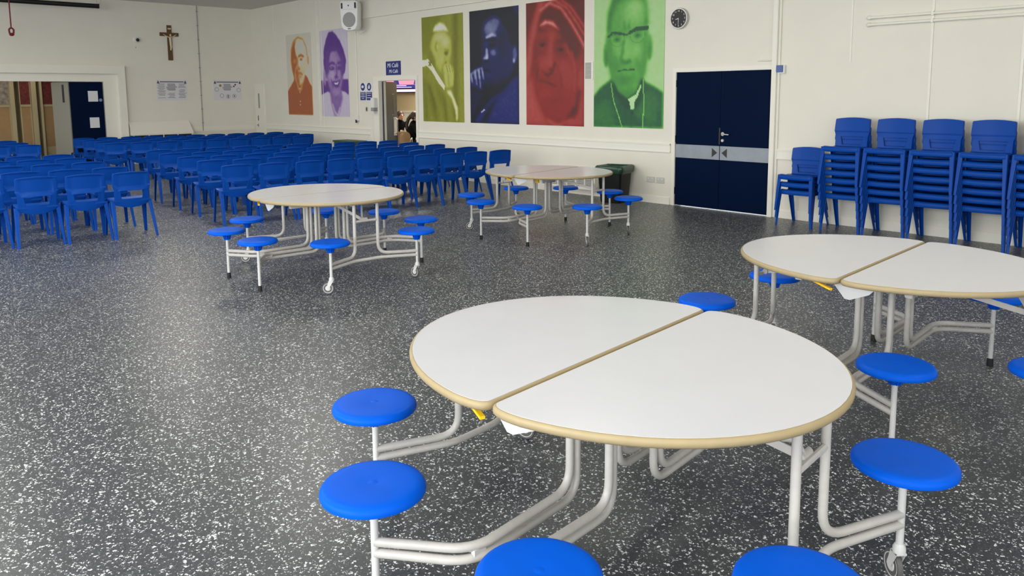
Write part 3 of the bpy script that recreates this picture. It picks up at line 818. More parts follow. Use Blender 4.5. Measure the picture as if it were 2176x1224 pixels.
def notice(y0, y1, lab, icons):
    o = thing('paper_notice', lab, 'notice', (X0, (y0 + y1) / 2, 1.815), group='landscape notices on the left wall')
    hw = (y1 - y0) / 2
    MB().box(0, .006, -hw, hw, -.265, .265).build('sheet', M['paper'], o, smooth=0)
    g = MB(); g.box(.006, .008, -hw + .08, hw - .08, .2, .222)
    for sg in (-1, 1): g.prism([(sg * (hw - .04) - .035, .17), (sg * (hw - .04) + .035, .17), (sg * (hw - .04), .25)], .006, .008, 'x')
    g.build('heading', M['inkd'], o, smooth=0)
    g = MB(); rr = random.Random(4)
    for k in range(7):
        z = .15 - k * .026; a = -.09 - rr.random() * .05; b = .08 + rr.random() * .07
        g.box(.006, .008, a - .01, b - .01, z, z + .012)
    g.build('centre_text', M['inkd'], o, smooth=0)
    if icons:
        g = MB(); g2 = MB()
        for (y, z) in ((-.3, .02), (.3, .0), (-.17, -.15), (0, -.17), (.17, -.16)):
            ring = [(y + .055 * math.cos(t * PI / 8), z + .055 * math.sin(t * PI / 8)) for t in range(16)]
            MB().prism(ring, .006, .0075, 'x').build('ring', M['ink'], o, smooth=0); MB().prism([(y + (a - y) * .82, z + (b - z) * .82) for a, b in ring], .0075, .009, 'x').build('disc', M['paper'], o, smooth=0)
        g = MB(); g.box(.009, .0105, -.02, .02, -.2, -.18); g.ball((.0095, 0, -.155), .018, (.1, 1, 1)); g.ball((.0095, .17, -.16), .018, (.1, 1, 1.2)); g.build('icon', M['inkd'], o)
        MB().ball((.007, -.2, .12), .035, (.06, 1, 1)).build('crest', M['inky'], o)
        g = MB(); g.ball((.007, .17, .1), .024, (.08, 1, 1)); g.ball((.007, .21, .145), .024, (.08, 1, 1)); g.build('badge', M['inkr'], o)
    else:
        g = MB()
        for cx, zz in ((-.25, range(13)), (.26, range(13)), (.0, range(8, 14))):
            for k in zz:
                z = .15 - k * .029; l = .07 + rr.random() * .05
                if rr.random() < .12: continue
                g.box(.006, .0075, cx - l, cx + l * rr.uniform(.5, 1), z, z + .011)
        g.build('text_block', M['ink'], o, smooth=0)
notice(6.855, 7.61, 'white landscape notice packed with grey text, directly below the crucifix', False)
notice(8.31, 9.07, 'white landscape notice with circular icons, nearest the room corner', True)
g = MB(); g.tube([(X0 + .01, 7.97, ZC), (X0 + .01, 7.965, .75)], .011, 8)
for k in range(9): g.box(X0, X0 + .03, 7.945, 7.99, .95 + k * .36, .97 + k * .36)
tag(g.build('wall_cable', M['grille']), 'thin grey cable clipped down the left wall beside the notices', 'cable')

# radiator cover with sloping top
o = thing('radiator_cover', 'white wall cabinet with sloping lid and dark slots behind the chairs', 'radiator cover', (X0 + .025, 6.86, 0))
g = MB(); g.prism([(0, 0), (.26, 0), (.26, .60), (0, .60)], -.72, .72, 'y')
g.build('cover_body', M['trim'], o, smooth=0)
g = MB(); g.prism([(0, .70), (.28, .70), (.28, .735), (0, 1.03)], -.74, .74, 'y'); g.build('sloping_lid', M['trim'], o, smooth=0)
MB().box(.0, .25, -.7, .7, .6, .7).build('dark_slot', M['black'], o, smooth=0)
g = MB(); [g.box(.25, .262, y - .01, y + .01, .6, .7) for y in (-.71, -.35, 0, .35, .71)]; g.build('slot_divider', M['trim'], o, smooth=0)

# projection screen housing and red cord
o = thing('projection_screen', 'long black roller screen housing hanging under the ceiling', 'projection screen', (-19.6, 5.37, 3.71))
MB().tube([(0, -4.2, -.0), (0, 0, 0)], .052, 14).build('roller_case', M['black'], o)
MB().box(-.05, .05, -.01, .012, -.05, .05).build('end_cap', M['black'], o, smooth=0)
g = MB(); g.tube([(0, -.03, .04), (0, -.03, ZC - 3.71)], .006, 6); g.tube([(0, .03, .04), (.02, .12, ZC - 3.71)], .005, 6); g.tube([(0, -3.6, .04), (0, -3.6, ZC - 3.71)], .006, 6)
g.build('hanging_wire', M['zinc'], o)
g = MB(); g.tube([(-19.45, 3.60, ZC), (-19.45, 3.60, 3.12)], .013, 8)
ring = [(-19.45, 3.60 + .05 * math.sin(t * PI / 6) * (1 if t < 3 or t > 9 else .8), 3.045 + .075 * math.cos(t * PI / 6)) for t in range(13)]
g.tube(ring, .018, 8); g.ball((-19.45, 3.60, 2.985), .045, (1, 1.1, .8))
tag(g.build('red_pull_cord', M['rope']), 'red hanging cord with a loop at its end, top left', 'cord')

# corridor doors and corridor beyond
d3 = thing('door_3', 'navy blue corridor door leaf with two white paper sheets', 'door', (X0 - .02, 4.885, 0))
struct(d3)
lf = MB().box(-.045, 0, 0, .715, .01, 2.01).build('door_leaf', M['navy'], d3, smooth=0, bevel=.002)
MB().box(0, .003, .385, .60, 1.545, 1.80).build('paper_sheet', M['paper'], lf, smooth=0)
MB().box(0, .003, .385, .595, .915, 1.165).build('paper_sheet', M['paper'], lf, smooth=0)
MB().lathe([(.038, 0), (.038, .004)], 20, (0, .655, 1.58), 'x').build('round_label', mat('pale_blue_label', srgb(120, 134, 170), .5), lf)
d4 = thing('door_4', 'white corridor door leaf standing open with a dark slot window', 'door', (X0 - .06, 4.885, 0), math.radians(180 + 17))
struct(d4)
lf = MB().box(0, .70, -.022, .022, .01, 2.01).build('door_leaf', M['doorw'], d4, smooth=0)
MB().box(.18, .26, -.026, .026, 1.53, 1.95).build('vision_panel', M['black'], lf, smooth=0)
# corridor shell
g = MB(); g.box(-23.7, -23.55, -1, 7.0, 0, 2.6); g.box(-23.6, X0 - T, 6.9, 7.0, 0, 2.6)
struct(g.build('wall_corridor', M['cream'], smooth=0))
struct(MB().box(-23.7, X0 - T, -1, 7.0, 2.6, 2.66).build('ceiling_corridor', M['ceiling'], smooth=0))
# display cabinets along the corridor (tan lower board, pinned paper above)
def cabinet(y0, y1, x, pm, lab):
    o = thing('display_cabinet', lab, 'cabinet', (x, (y0 + y1) / 2, 0), group='tan display cabinets along the corridor')
    h = (y1 - y0) / 2
    MB().box(-.25, 0, -h, h, 0, 2.5).build('cabinet_body', M['cream'], o, smooth=0)
    MB().box(0, .012, -h + .03, h - .03, .38, 1.42).build('lower_panel', M['tan'], o, smooth=0)
    MB().box(0, .012, -h + .02, h - .02, 1.48, 2.4).build('pinned_display', pm, o, smooth=0)
    MB().box(0, .03, -h, h, 1.42, 1.46).build('shelf_rail', M['cream'], o, smooth=0)
    return o
cabinet(3.50, 4.09, -23.0, M['greyp'], 'tan corridor cabinet with grey pinned papers, at the frame edge')
cabinet(4.30, 4.55, -23.0, M['redp'], 'tan corridor cabinet with red papers, the middle one')
cabinet(4.80, 5.08, -23.0, M['redp'], 'tan corridor cabinet with red papers, nearest the open white door')
for i, (y, wd, lab) in enumerate(((4.135, .09, 'cream corridor post just left of the middle cabinet'), (4.61, .11, 'cream corridor post beside the middle cabinet'), (4.77, .05, 'slim cream corridor post nearest the open white door'))):
    o = MB().box(-23.05, -22.9, y - wd / 2, y + wd / 2, 0, 2.6).build('corridor_post', M['cream'], smooth=0)
    tag(o, lab, 'post', 'cream posts in the corridor')
for i, (y, x) in enumerate(((3.85, -22.5), (4.62, -22.6))):
    o = MB().box(x - .06, x + .06, y - .25, y + .06, 2.28, 2.33).build('corridor_light', M['tubelight'], smooth=0)
    tag(o, ('bright light strip on the corridor ceiling at the frame edge', 'small bright light on the corridor ceiling near the open door')[i], 'light')
    MB().box(x - .07, x + .07, y - .26, y + .07, 2.33, 2.6).build('light_housing', M['white'], o, smooth=0)

# ------------------------------------------------------------------ cafe room
g = MB(); g.box(-21, -10.5, 13.0, 13.15, 0, 3.0)
struct(g.build('wall_cafe_back', mat('cafe_wall_paint', srgb(206, 188, 150), .6), smooth=0))
g = MB(); g.box(-21, -20.85, Y0 + T, 13.0, 0, 3.0); g.box(-10.65, -10.5, Y0 + T, 13.0, 0, 3.0)
struct(g.build('wall_cafe_side', M['wall'], smooth=0))
struct(MB().box(-21, -10.5, Y0 + T, 13.15, 3.0, 3.1).build('ceiling_cafe', M['ceiling'], smooth=0))
g = MB(); g.box(-20.8, -10.7, 12.97, 13.0, 1.15, 1.2); g.box(-20.8, -10.7, 12.985, 13.0, 0, 1.15)
struct(g.build('trim_16', M['trim'], smooth=0))
d5 = thing('door_5', 'glossy navy cafe door swung open with slot window', 'door', (-14.36, Y0 + .06, 0), math.radians(90 + 30))
struct(d5)
lf = MB().box(0, .70, -.022, .022, .01, 1.94).build('door_leaf', mat('navy_gloss_paint', srgb(16, 30, 60), .25, spec=.3), d5, smooth=0, bevel=.002)
MB().box(.44, .54, -.026, .026, 1.22, 1.66).build('vision_panel', M['black'], lf, smooth=0)
g = MB(); g.box(.42, .56, -.024, .024, 1.2, 1.22); g.box(.42, .56, -.024, .024, 1.66, 1.68); g.box(.42, .44, -.024, .024, 1.2, 1.68); g.box(.54, .56, -.024, .024, 1.2, 1.68)
g.build('vision_frame', M['grille'], lf, smooth=0)
g = MB()
for sg in (-1, 1): g.tube([(.60, sg * .02, .78), (.60, sg * .07, .8), (.60, sg * .07, 1.1), (.60, sg * .02, 1.12)], .011, 8)
g.box(.5, .66, -.025, .025, .74, 1.15)
g.build('pull_handle', M['zinc'], lf)
o = thing('television', 'lit television screen high on the cafe wall seen through the doorway', 'television', (-18.45, 12.97, 1.98))
MB().box(-.85, .85, -.06, 0, -.27, .55).build('television_body', M['black'], o, bevel=.005)
MB().box(-.82, .82, -.064, -.06, -.07, .5).build('screen', M['screen'], o, smooth=0)
g = MB(); g.box(-.82, .82, -.066, -.064, -.14, -.04); g.prism([(-.45, -.03), (-.15, -.03), (-.2, .1), (-.27, .2), (-.35, .2), (-.4, .1)], -.067, -.064, 'y'); g.prism([(.55, -.03), (.8, -.03), (.78, .2), (.62, .14)], -.067, -.064, 'y')
g.build('screen_graphics', M['screenb'], o, smooth=0)
g = MB(); g.box(-.82, .82, -.066, -.064, -.24, -.17); g.box(-.8, .2, -.069, -.067, -.075, -.058); g.box(-.8, .45, -.069, -.067, -.12, -.105)
g.build('caption_bar', M['screenw'], o, smooth=0)

def person(name, label, loc, rz, build):
    o = thing(name, label, 'person', loc, rz)
    build(o)
    return o

def skin_body(name, verts, edges, radii, m, parent, root=0, sub=1):
    me = bpy.data.meshes.new(name)
    me.from_pydata(verts, edges, [])
    me.materials.append(m)
    o = bpy.data.objects.new(name, me); COL.objects.link(o); o.parent = parent
    sk = o.modifiers.new('skin', 'SKIN'); sk.use_smooth_shade = True
    sv = me.skin_vertices[0].data
    for i, r in enumerate(radii):
        sv[i].radius = (r, r) if not isinstance(r, tuple) else r
        sv[i].use_root = (i == root)
    sb = o.modifiers.new('sub', 'SUBSURF'); sb.levels = sub; sb.render_levels = sub
    return o

def seated(o, hair_style):
    # local frame: faces +X, seat under the origin
    V = [(0, 0, .50), (.0, 0, .62), (.04, 0, .80), (.06, 0, .93), (.085, 0, 1.02), (.095, 0, 1.06),
         (.05, .17, .90), (.12, .21, .70), (.30, .13, .61), (.05, -.17, .90), (.12, -.21, .70), (.30, -.13, .61),
         (.03, .09, .49), (.40, .11, .50), (.42, .11, .28), (.40, .11, .08), (.03, -.09, .49), (.40, -.11, .50), (.42, -.11, .28), (.40, -.11, .08)]
    E = [(0, 1), (1, 2), (2, 3), (3, 4), (4, 5), (3, 6), (6, 7), (7, 8), (3, 9), (9, 10), (10, 11), (0, 12), (12, 13), (13, 14), (14, 15), (0, 16), (16, 17), (17, 18), (18, 19)]
    R = [(.13, .13), (.12, .12), (.135, .13), (.11, .11), .05, .05, .06, .05, .035, .06, .05, .035, .085, .07, .055, .045, .085, .07, .055, .045]
    body = skin_body('body', V, E, R, M['cloth'], o)
    # head with nose, chin, ear, eyes
    hx, hz = .11, 1.13
    g = MB()
    g.ball((hx, 0, hz), .092, (1.0, .82, 1.18), 20)
    g.ball((hx + .03, 0, hz - .07), .05, (1.0, .85, .9), 14)
    g.tube([(hx + .082, 0, hz + .02), (hx + .112, 0, hz - .02)], .008, 8, r2=.014)
    g.ball((hx + .084, 0, hz - .058), .017, (.6, 1.5, .5), 10)
    for sg in (-1, 1): g.ball((hx, sg * .078, hz - .01), .024, (.7, .35, 1.2), 10)
    g.tube([(.085, 0, .98), (.1, 0, 1.08)], .042, 12)
    g.build('head', M['skin'], o)
    g = MB()
    for sg in (-1, 1): g.ball((hx + .083, sg * .032, hz + .012), .011, (.5, 1.1, .7), 8)
    g.build('eye', M['black'], o)
    g = MB()
    g.ball((hx - .018, 0, hz + .022), .104, (1.0, .88, 1.08), 18)
    if hair_style == 'bun':
        g.ball((hx - .10, 0, hz + .075), .045, (1, 1, 1), 12)
    else:
        g.tube([(hx - .09, 0, hz + .03), (hx - .17, 0.0, hz - .06), (hx - .21, .0, hz - .2), (hx - .20, 0, hz - .3)], .05, 10, r2=.03)
    g.build('hair', M['hair'], o)
    for sg in (-1, 1):
        # hands: palm, four fingers, thumb resting on the table edge
        hv = [(.30, sg * .13, .61), (.34, sg * .12, .605), (.38, sg * .115, .60)]
        g = MB(); g.tube(hv, .02, 8, r2=.026)
        for k in range(4):
            yy = sg * .115 + (k - 1.5) * .017
            L = (.05, .062, .066, .05)[k]
            g.tube([(.38, yy, .60), (.38 + L * .6, yy, .60), (.38 + L, yy, .585)], .0085, 7, r2=.007)
        g.tube([(.335, sg * .095, .60), (.36, sg * .075, .60), (.39, sg * .07, .595)], .010, 7, r2=.008)
        g.build('hand', M['skin'], o)
    return body

def left_person(o):
    seated(o, 'bun')
    g = MB()
    for sg in (-1, 1):
        g.tube([(.2, sg * .034 + .02 * math.cos(t * PI / 5), 1.142 + .016 * math.sin(t * PI / 5)) for t in range(11)], .0025, 5)
        g.tube([(.2, sg * .054, 1.142), (.11, sg * .085, 1.145)], .0025, 5)
    g.build('glasses', M['black'], o)
person('person', 'seated person with dark hair in a bun, glasses and dark blazer', (-16.46, 11.38, 0), math.radians(-8), left_person)
person('person', 'seated person with long ponytail and dark blazer facing away', (-15.34, 10.95, 0), math.radians(45), lambda o: seated(o, 'tail'))

def cafe_chair(loc, rz, lab):
    o = thing('cafe_chair', lab, 'chair', loc, rz, 'beige cafe chairs')
    # faces +Y
    pts = []
    for t in range(28):
        a = 2 * PI * t / 28
        pts.append((.2 * math.copysign(abs(math.cos(a)) ** .6, math.cos(a)), .64 + .17 * math.copysign(abs(math.sin(a)) ** .6, math.sin(a))))
    hole = [(.045 * math.cos(2 * PI * t / 28), .755 + .012 * math.sin(2 * PI * t / 28) - (.0 if 0 else .0)) for t in range(28)]
    g = MB()
    for y in (-.2, -.185):
        g.v += [(x, y + .04 * (1 - (x / .2) ** 2) * -1, z) for x, z in pts] + [(x, y - .04, z) for x, z in hole]
    n = 28
    for k in range(n):
        k2 = (k + 1) % n
        g.f += [(k, k2, n + k2, n + k), (2 * n + k, 3 * n + k, 3 * n + k2, 2 * n + k2), (k, 2 * n + k, 2 * n + k2, k2), (n + k, n + k2, 3 * n + k2, 3 * n + k)]
    g.mi = [0] * len(g.f)
    g.build('backrest', M['ply'], o)
    MB().prism([(-.2, -.18), (.2, -.18), (.22, .1), (.19, .22), (-.19, .22), (-.22, .1)], .44, .455).build('seat', M['ply'], o, bevel=.004)
    for sx in (-1, 1):
        MB().tube([(sx * .17, -.15, .44), (sx * .2, -.2, 0)], .012, 8).build('leg', M['tubew'], o)
        MB().tube([(sx * .17, .15, .44), (sx * .2, .2, 0)], .012, 8).build('leg', M['tubew'], o)
        MB().tube(fillet([(sx * .18, -.19, .46), (sx * .2, -.2, .62), (sx * .24, -.02, .66), (sx * .24, .08, .44)], .05), .011, 8).build('arm', M['tubew'], o)
    return o
c1 = cafe_chair((-14.97, 10.42, 0), math.radians(55), 'beige round-backed cafe chair with a curved hand hole in the doorway')
for (x, y, r) in ((-16.46, 11.38, -98), (-15.34, 10.95, -45)):
    c = copy_tree(c1); c.location = (x - .02, y, 0); c.rotation_euler.z = math.radians(r)
    c['label'] = 'beige cafe chair under the seated person with ' + ('the bun' if x < -16 else 'the ponytail')
# ------------------------------------------------------------------ moulded plastic chair (faces +Y)
def make_chair():
    o = thing('plastic_chair', '', 'chair')
    m = M['chair']
    # --- backrest shell with a slot, thick rim, recessed panel and angled lower lip
    us = [-1, -.93, -.80, -.66, -.4, 0, .4, .66, .80, .93, 1]
    zs = [.345, .385, .425, .455, .552, .562, .606, .614, .745, .757, .768]
    def hw(z):
        if z < .50: return .188
        if z < .60: return .190
        return .206 - max(0, z - .72) * .15
    def yf(z): return -.104 - (z - .345) * .135 + (.009 if z > .61 else 0)
    def thick(u, z):
        a = abs(u)
        if z > .75 or (a > .9 and z > .5): return .032
        if z < .35: return .010
        if z < .50: return .016 if a < .9 else .022
        if z < .558: return .034 if a < .72 else .026
        if z < .600: return .026 if a < .72 else .026
        if z < .610: return .010 if a < .8 else .026
        if z < .62: return .019 if a < .8 else .030
        return .018
    g = MB()
    idx = {}
    for side in (0, 1):
        for j, z in enumerate(zs):
            for i, u in enumerate(us):
                uu = u
                if j in (3, 4) or j in (2, 5):
                    # trapezoid slot edges
                    if abs(u) == .66: uu = math.copysign(.60 if j <= 3 else .70, u)
                x = uu * hw(z)
                zz = z + (.018 * (1 - u * u) - .010 if j >= 8 else 0) * ((j - 7) / 3)
                if j <= 1: zz += .045 * u * u * (2 - j) / 2
                y = yf(z) + .030 * u * u * (1 if z > .5 else .9)
                if side: y -= thick(u, z)
                idx[(side, i, j)] = len(g.v)
                g.v.append((x, y, zz))
    NI, NJ = len(us), len(zs)
    def hole(i, j): return j == 3 and 3 <= i <= 6
    for j in range(NJ - 1):
        for i in range(NI - 1):
            if hole(i, j): continue
            g.f.append((idx[0, i, j], idx[0, i + 1, j], idx[0, i + 1, j + 1], idx[0, i, j + 1]))
            g.f.append((idx[1, i, j], idx[1, i, j + 1], idx[1, i + 1, j + 1], idx[1, i + 1, j]))
    def wall(a, b): g.f.append((idx[0, a[0], a[1]], idx[0, b[0], b[1]], idx[1, b[0], b[1]], idx[1, a[0], a[1]]))
    for i in range(NI - 1): wall((i, 0), (i + 1, 0)); wall((i + 1, NJ - 1), (i, NJ - 1))
    for j in range(NJ - 1): wall((0, j + 1), (0, j)); wall((NI - 1, j), (NI - 1, j + 1))
    for i in range(3, 7): wall((i + 1, 3), (i, 3)); wall((i, 4), (i + 1, 4))
    wall((3, 3), (3, 4)); wall((7, 4), (7, 3))
    g.mi = [0] * len(g.f)
    g.build('backrest', m, o, smooth=28, bevel=.0035)
    # --- seat with rounded front lip
    prof = [(-.125, .437, 0), (-.06, .430, 0), (.04, .428, 0), (.12, .436, 0), (.165, .445, 0), (.19, .444, 0), (.208, .432, 0), (.212, .410, 0), (.206, .390, 0),
            (.188, .383, 1), (.170, .402, 1), (.12, .418, 1), (.04, .413, 1), (-.06, .414, 1), (-.125, .418, 1)]
    g = MB()
    xs = [-1, -.94, -.7, -.35, 0, .35, .7, .94, 1]
    n = len(prof)
    for u in xs:
        for (y, z, b) in prof:
            hwx = .205 if y > .05 else .197
            dz = .006 * u * u * (1 if z > .42 else .5)
            g.v.append((u * hwx, y - (.012 * u ** 4 if y > .1 else 0), z + dz - (.004 if abs(u) == 1 and not b else 0)))
    for i in range(len(xs) - 1):
        for k in range(n):
            k2 = (k + 1) % n
            g.f.append((i * n + k, i * n + k2, (i + 1) * n + k2, (i + 1) * n + k))
    g.f.append(tuple(range(n))); g.f.append(tuple((len(xs) - 1) * n + k for k in range(n))[::-1])
    g.mi = [0] * len(g.f)
    g.build('seat', m, o, smooth=50)
    # --- legs: thin angle sections so that stacked chairs nest
    def leg(sx, top, foot, fs, wt, wb):
        # top/foot = outer corner; fs = +1 front leg, -1 rear leg
        g = MB(); t = .0055
        rings = []
        for (p, w_) in ((top, wt), (Vector(top).lerp(Vector(foot), .5), (wt * .45 + wb * .55)), (foot, wb)):
            x, y, z = p
            X = x * sx
            a = [(X, y - fs * w_), (X, y - fs * .006), (X - sx * .006, y), (X - sx * w_ * .9, y), (X - sx * w_ * .9, y - fs * t), (X - sx * t * 1.3, y - fs * t * 1.3), (X - sx * t, y - fs * w_)]
            rings.append([(q[0], q[1], z) for q in a])
        n = 7
        for r in rings: g.v += r
        for k in range(2):
            for i in range(n):
                i2 = (i + 1) % n
                g.f.append((k * n + i, k * n + i2, (k + 1) * n + i2, (k + 1) * n + i))
        g.f.append(tuple(range(n))); g.f.append(tuple(range(2 * n, 3 * n)))
        g.mi = [0] * len(g.f)
        g.build('leg', m, o, smooth=30)
    for sx in (-1, 1):
        leg(sx, (.226, .190, .442), (.237, .236, .0), 1, .054, .031)
        leg(sx, (.224, -.085, .430), (.237, -.244, .0), -1, .052, .031)
    return o

chair0 = make_chair()
used = [False]
def place_chair(x, y, rz, label, group, z=0.0):
    if not used[0]:
        used[0] = True; c = chair0
    else:
        c = copy_tree(chair0)
    c.location = (x, y, z); c.rotation_euler = (0, 0, rz)
    c['label'] = label; c['group'] = group; c['category'] = 'chair'
    return c

ORD = ['first', 'second', 'third', 'fourth', 'fifth', 'sixth', 'seventh', 'eighth', 'ninth', 'tenth']
ROWS = {
 'M': [
  [(-9.628, 4.153), (-9.529, 4.609), (-9.454, 5.092), (-9.418, 5.552), (-9.356, 5.991), (-9.254, 6.426), (-9.213, 6.869), (-9.114, 7.274), (-9.066, 7.71), (-9.04, 8.193)],
  [(-10.61, 4.222), (-10.491, 4.672), (-10.424, 5.156), (-10.34, 5.595), (-10.293, 6.06), (-10.223, 6.50), (-10.101, 6.93), (-10.03, 7.35), (-9.997, 7.814), (-9.98, 8.285)],
  [(-11.491, 4.275), (-11.38, 4.72), (-11.32, 5.2), (-11.223, 5.642), (-11.139, 6.083), (-11.089, 6.554), (-11.034, 6.988), (-11.004, 7.432), (-10.976, 7.909), (-10.97, 8.371)],
  [(-12.414, 4.324), (-12.313, 4.789), (-12.227, 5.256), (-12.14, 5.71), (-12.055, 6.164), (-11.963, 6.604), (-11.92, 7.07), (-11.89, 7.51), (-11.81, 7.93), (-11.792, 8.385)],
  [(-13.324, 4.425), (-13.253, 4.875), (-13.197, 5.359), (-13.13, 5.83), (-13.05, 6.28), (-12.955, 6.737), (-12.83, 7.15), (-12.77, 7.60), (-12.673, 8.038), (-12.611, 8.484)]],
 'F': [
  [(-16.06, 4.529), (-15.993, 4.994), (-15.945, 5.47), (-15.89, 5.95), (-15.805, 6.40), (-15.759, 6.86), (-15.722, 7.324), (-15.672, 7.78), (-15.63, 8.237)],
  [(-16.921, 4.597), (-16.857, 5.058), (-16.80, 5.528), (-16.711, 5.98), (-16.633, 6.434), (-16.581, 6.90), (-16.50, 7.356), (-16.46, 7.81), (-16.40, 8.25), (-16.357, 8.70)],
  [(-17.70, 4.578), (-17.60, 5.03), (-17.56, 5.499), (-17.49, 5.968), (-17.373, 6.42), (-17.284, 6.88), (-17.22, 7.34), (-17.13, 7.79), (-17.06, 8.23), (-17.0, 8.68)],
  [(-18.579, 4.612), (-18.494, 5.068), (-18.42, 5.53), (-18.307, 5.977), (-18.208, 6.42), (-18.112, 6.85), (-18.01, 7.29), (-17.93, 7.74), (-17.87, 8.2), (-17.84, 8.68)]],
 'L': [
  [(-9.91, 1.44), (-9.80, 1.926), (-9.72, 2.402), (-9.632, 2.868)],
  [(-10.67, 1.44), (-10.60, 1.932), (-10.55, 2.415), (-10.50, 2.883)],
  [(-11.64, 1.97), (-11.61, 2.444), (-11.569, 2.912)],
  [(-12.66, 2.0), (-12.602, 2.465), (-12.534, 2.925)],
  [(-13.60, 2.03), (-13.524, 2.494), (-13.44, 2.961)]],
 'G': [
  [(-16.76, 2.73), (-16.72, 3.207)], [(-17.70, 2.73), (-17.66, 3.192)], [(-18.70, 2.72), (-18.66, 3.173)]],
}
rnd = random.Random(11)
RN = {'M': ['nearest', 'second', 'third', 'fourth', 'farthest'],
      'F': ['nearest', 'second', 'third', 'farthest'],
      'L': ['nearest', 'second', 'third', 'fourth', 'farthest'],
      'G': ['nearest', 'middle', 'hindmost']}
for key, ang, blk, grp in (('M', 83.5, 'middle block', 'chairs in the big middle block'), ('F', 83.5, 'far block', 'chairs in the far block by the end wall'),
                           ('L', 87, 'left block', 'chairs in the left block across the aisle'), ('G', 86, 'corridor-side block', 'chairs in the small block by the corridor')):
    for ri, row in enumerate(ROWS[key]):
        n = len(row)
        for ci, (x, y) in enumerate(row):
            k = ci if key in 'MF' else n - 1 - ci
            place = 'aisle end' if k == 0 else ORD[k] + ' from the aisle'
            if key in 'MF' and k == n - 1: place = 'wall end'
            a = math.radians(ang + rnd.uniform(-2.0, 2.0))
            lab = 'blue plastic chair, %s, %s row of the %s' % (place, RN[key][ri], blk)
            place_chair(x - .17 * math.sin(a), y + .17 * math.cos(a), a, lab, grp)
# stacks against the right-hand wall (face -Y)
STX = (-4.50, -3.93, -3.44, -2.95, -2.465, -1.98)
SN = ['short stack by the blue doors', 'second stack from the doors', 'third stack from the doors', 'fourth stack from the doors', 'fifth stack from the doors', 'stack cut by the right frame edge']
LV = ['bottom', 'second from bottom', 'third from bottom', 'fourth from bottom', 'third from top', 'second from top', 'topmost']
for si, sx in enumerate(STX):
    cnt = 3 if si == 0 else 7
    for k in range(cnt):
        lv = (['bottom', 'middle', 'topmost'] if cnt == 3 else LV)[k]
        place_chair(sx, 9.135 - .018 * k, PI, 'blue chair, %s in the %s' % (lv, SN[si]), 'blue chairs stacked against the wall', z=.0945 * k)

# ------------------------------------------------------------------ round folding tables with eight stools
RA, RB, GAP, TZ = .675, .765, .013, .740
def half_outline(inset, n=40):
    # straight edge along X at y = GAP, arc toward +Y; inset > 0 shrinks
    pts = []
    for k in range(n + 1):
        t = PI * k / n
        pts.append(Vector((RA * math.cos(t), GAP + RB * math.sin(t))))
    # round the two corners
    poly = []
    cr = .045
    arc = pts[2:-2]
    first = pts[0]; last = pts[-1]
    poly += [Vector((first.x - cr * 1.0, first.y))]
    for k in range(1, 6):
        t = k / 6
        poly.append(poly[0] * (1 - t) ** 2 + first * 2 * t * (1 - t) + arc[0] * t * t)
    poly += arc
    e = Vector((last.x + cr, last.y))
    for k in range(1, 6):
        t = k / 6
        poly.append(arc[-1] * (1 - t) ** 2 + last * 2 * t * (1 - t) + e * t * t)
    poly.append(e)
    # offset
    out = []
    m_ = len(poly)
    for i in range(m_):
        a, b, c = poly[i - 1], poly[i], poly[(i + 1) % m_]
        d = ((b - a).normalized() + (c - b).normalized())
        if d.length < 1e-6: d = (c - b)
        d.normalize()
        nrm = Vector((d.y, -d.x))     # outward for ccw
        out.append(b + nrm * (-inset))
    return out

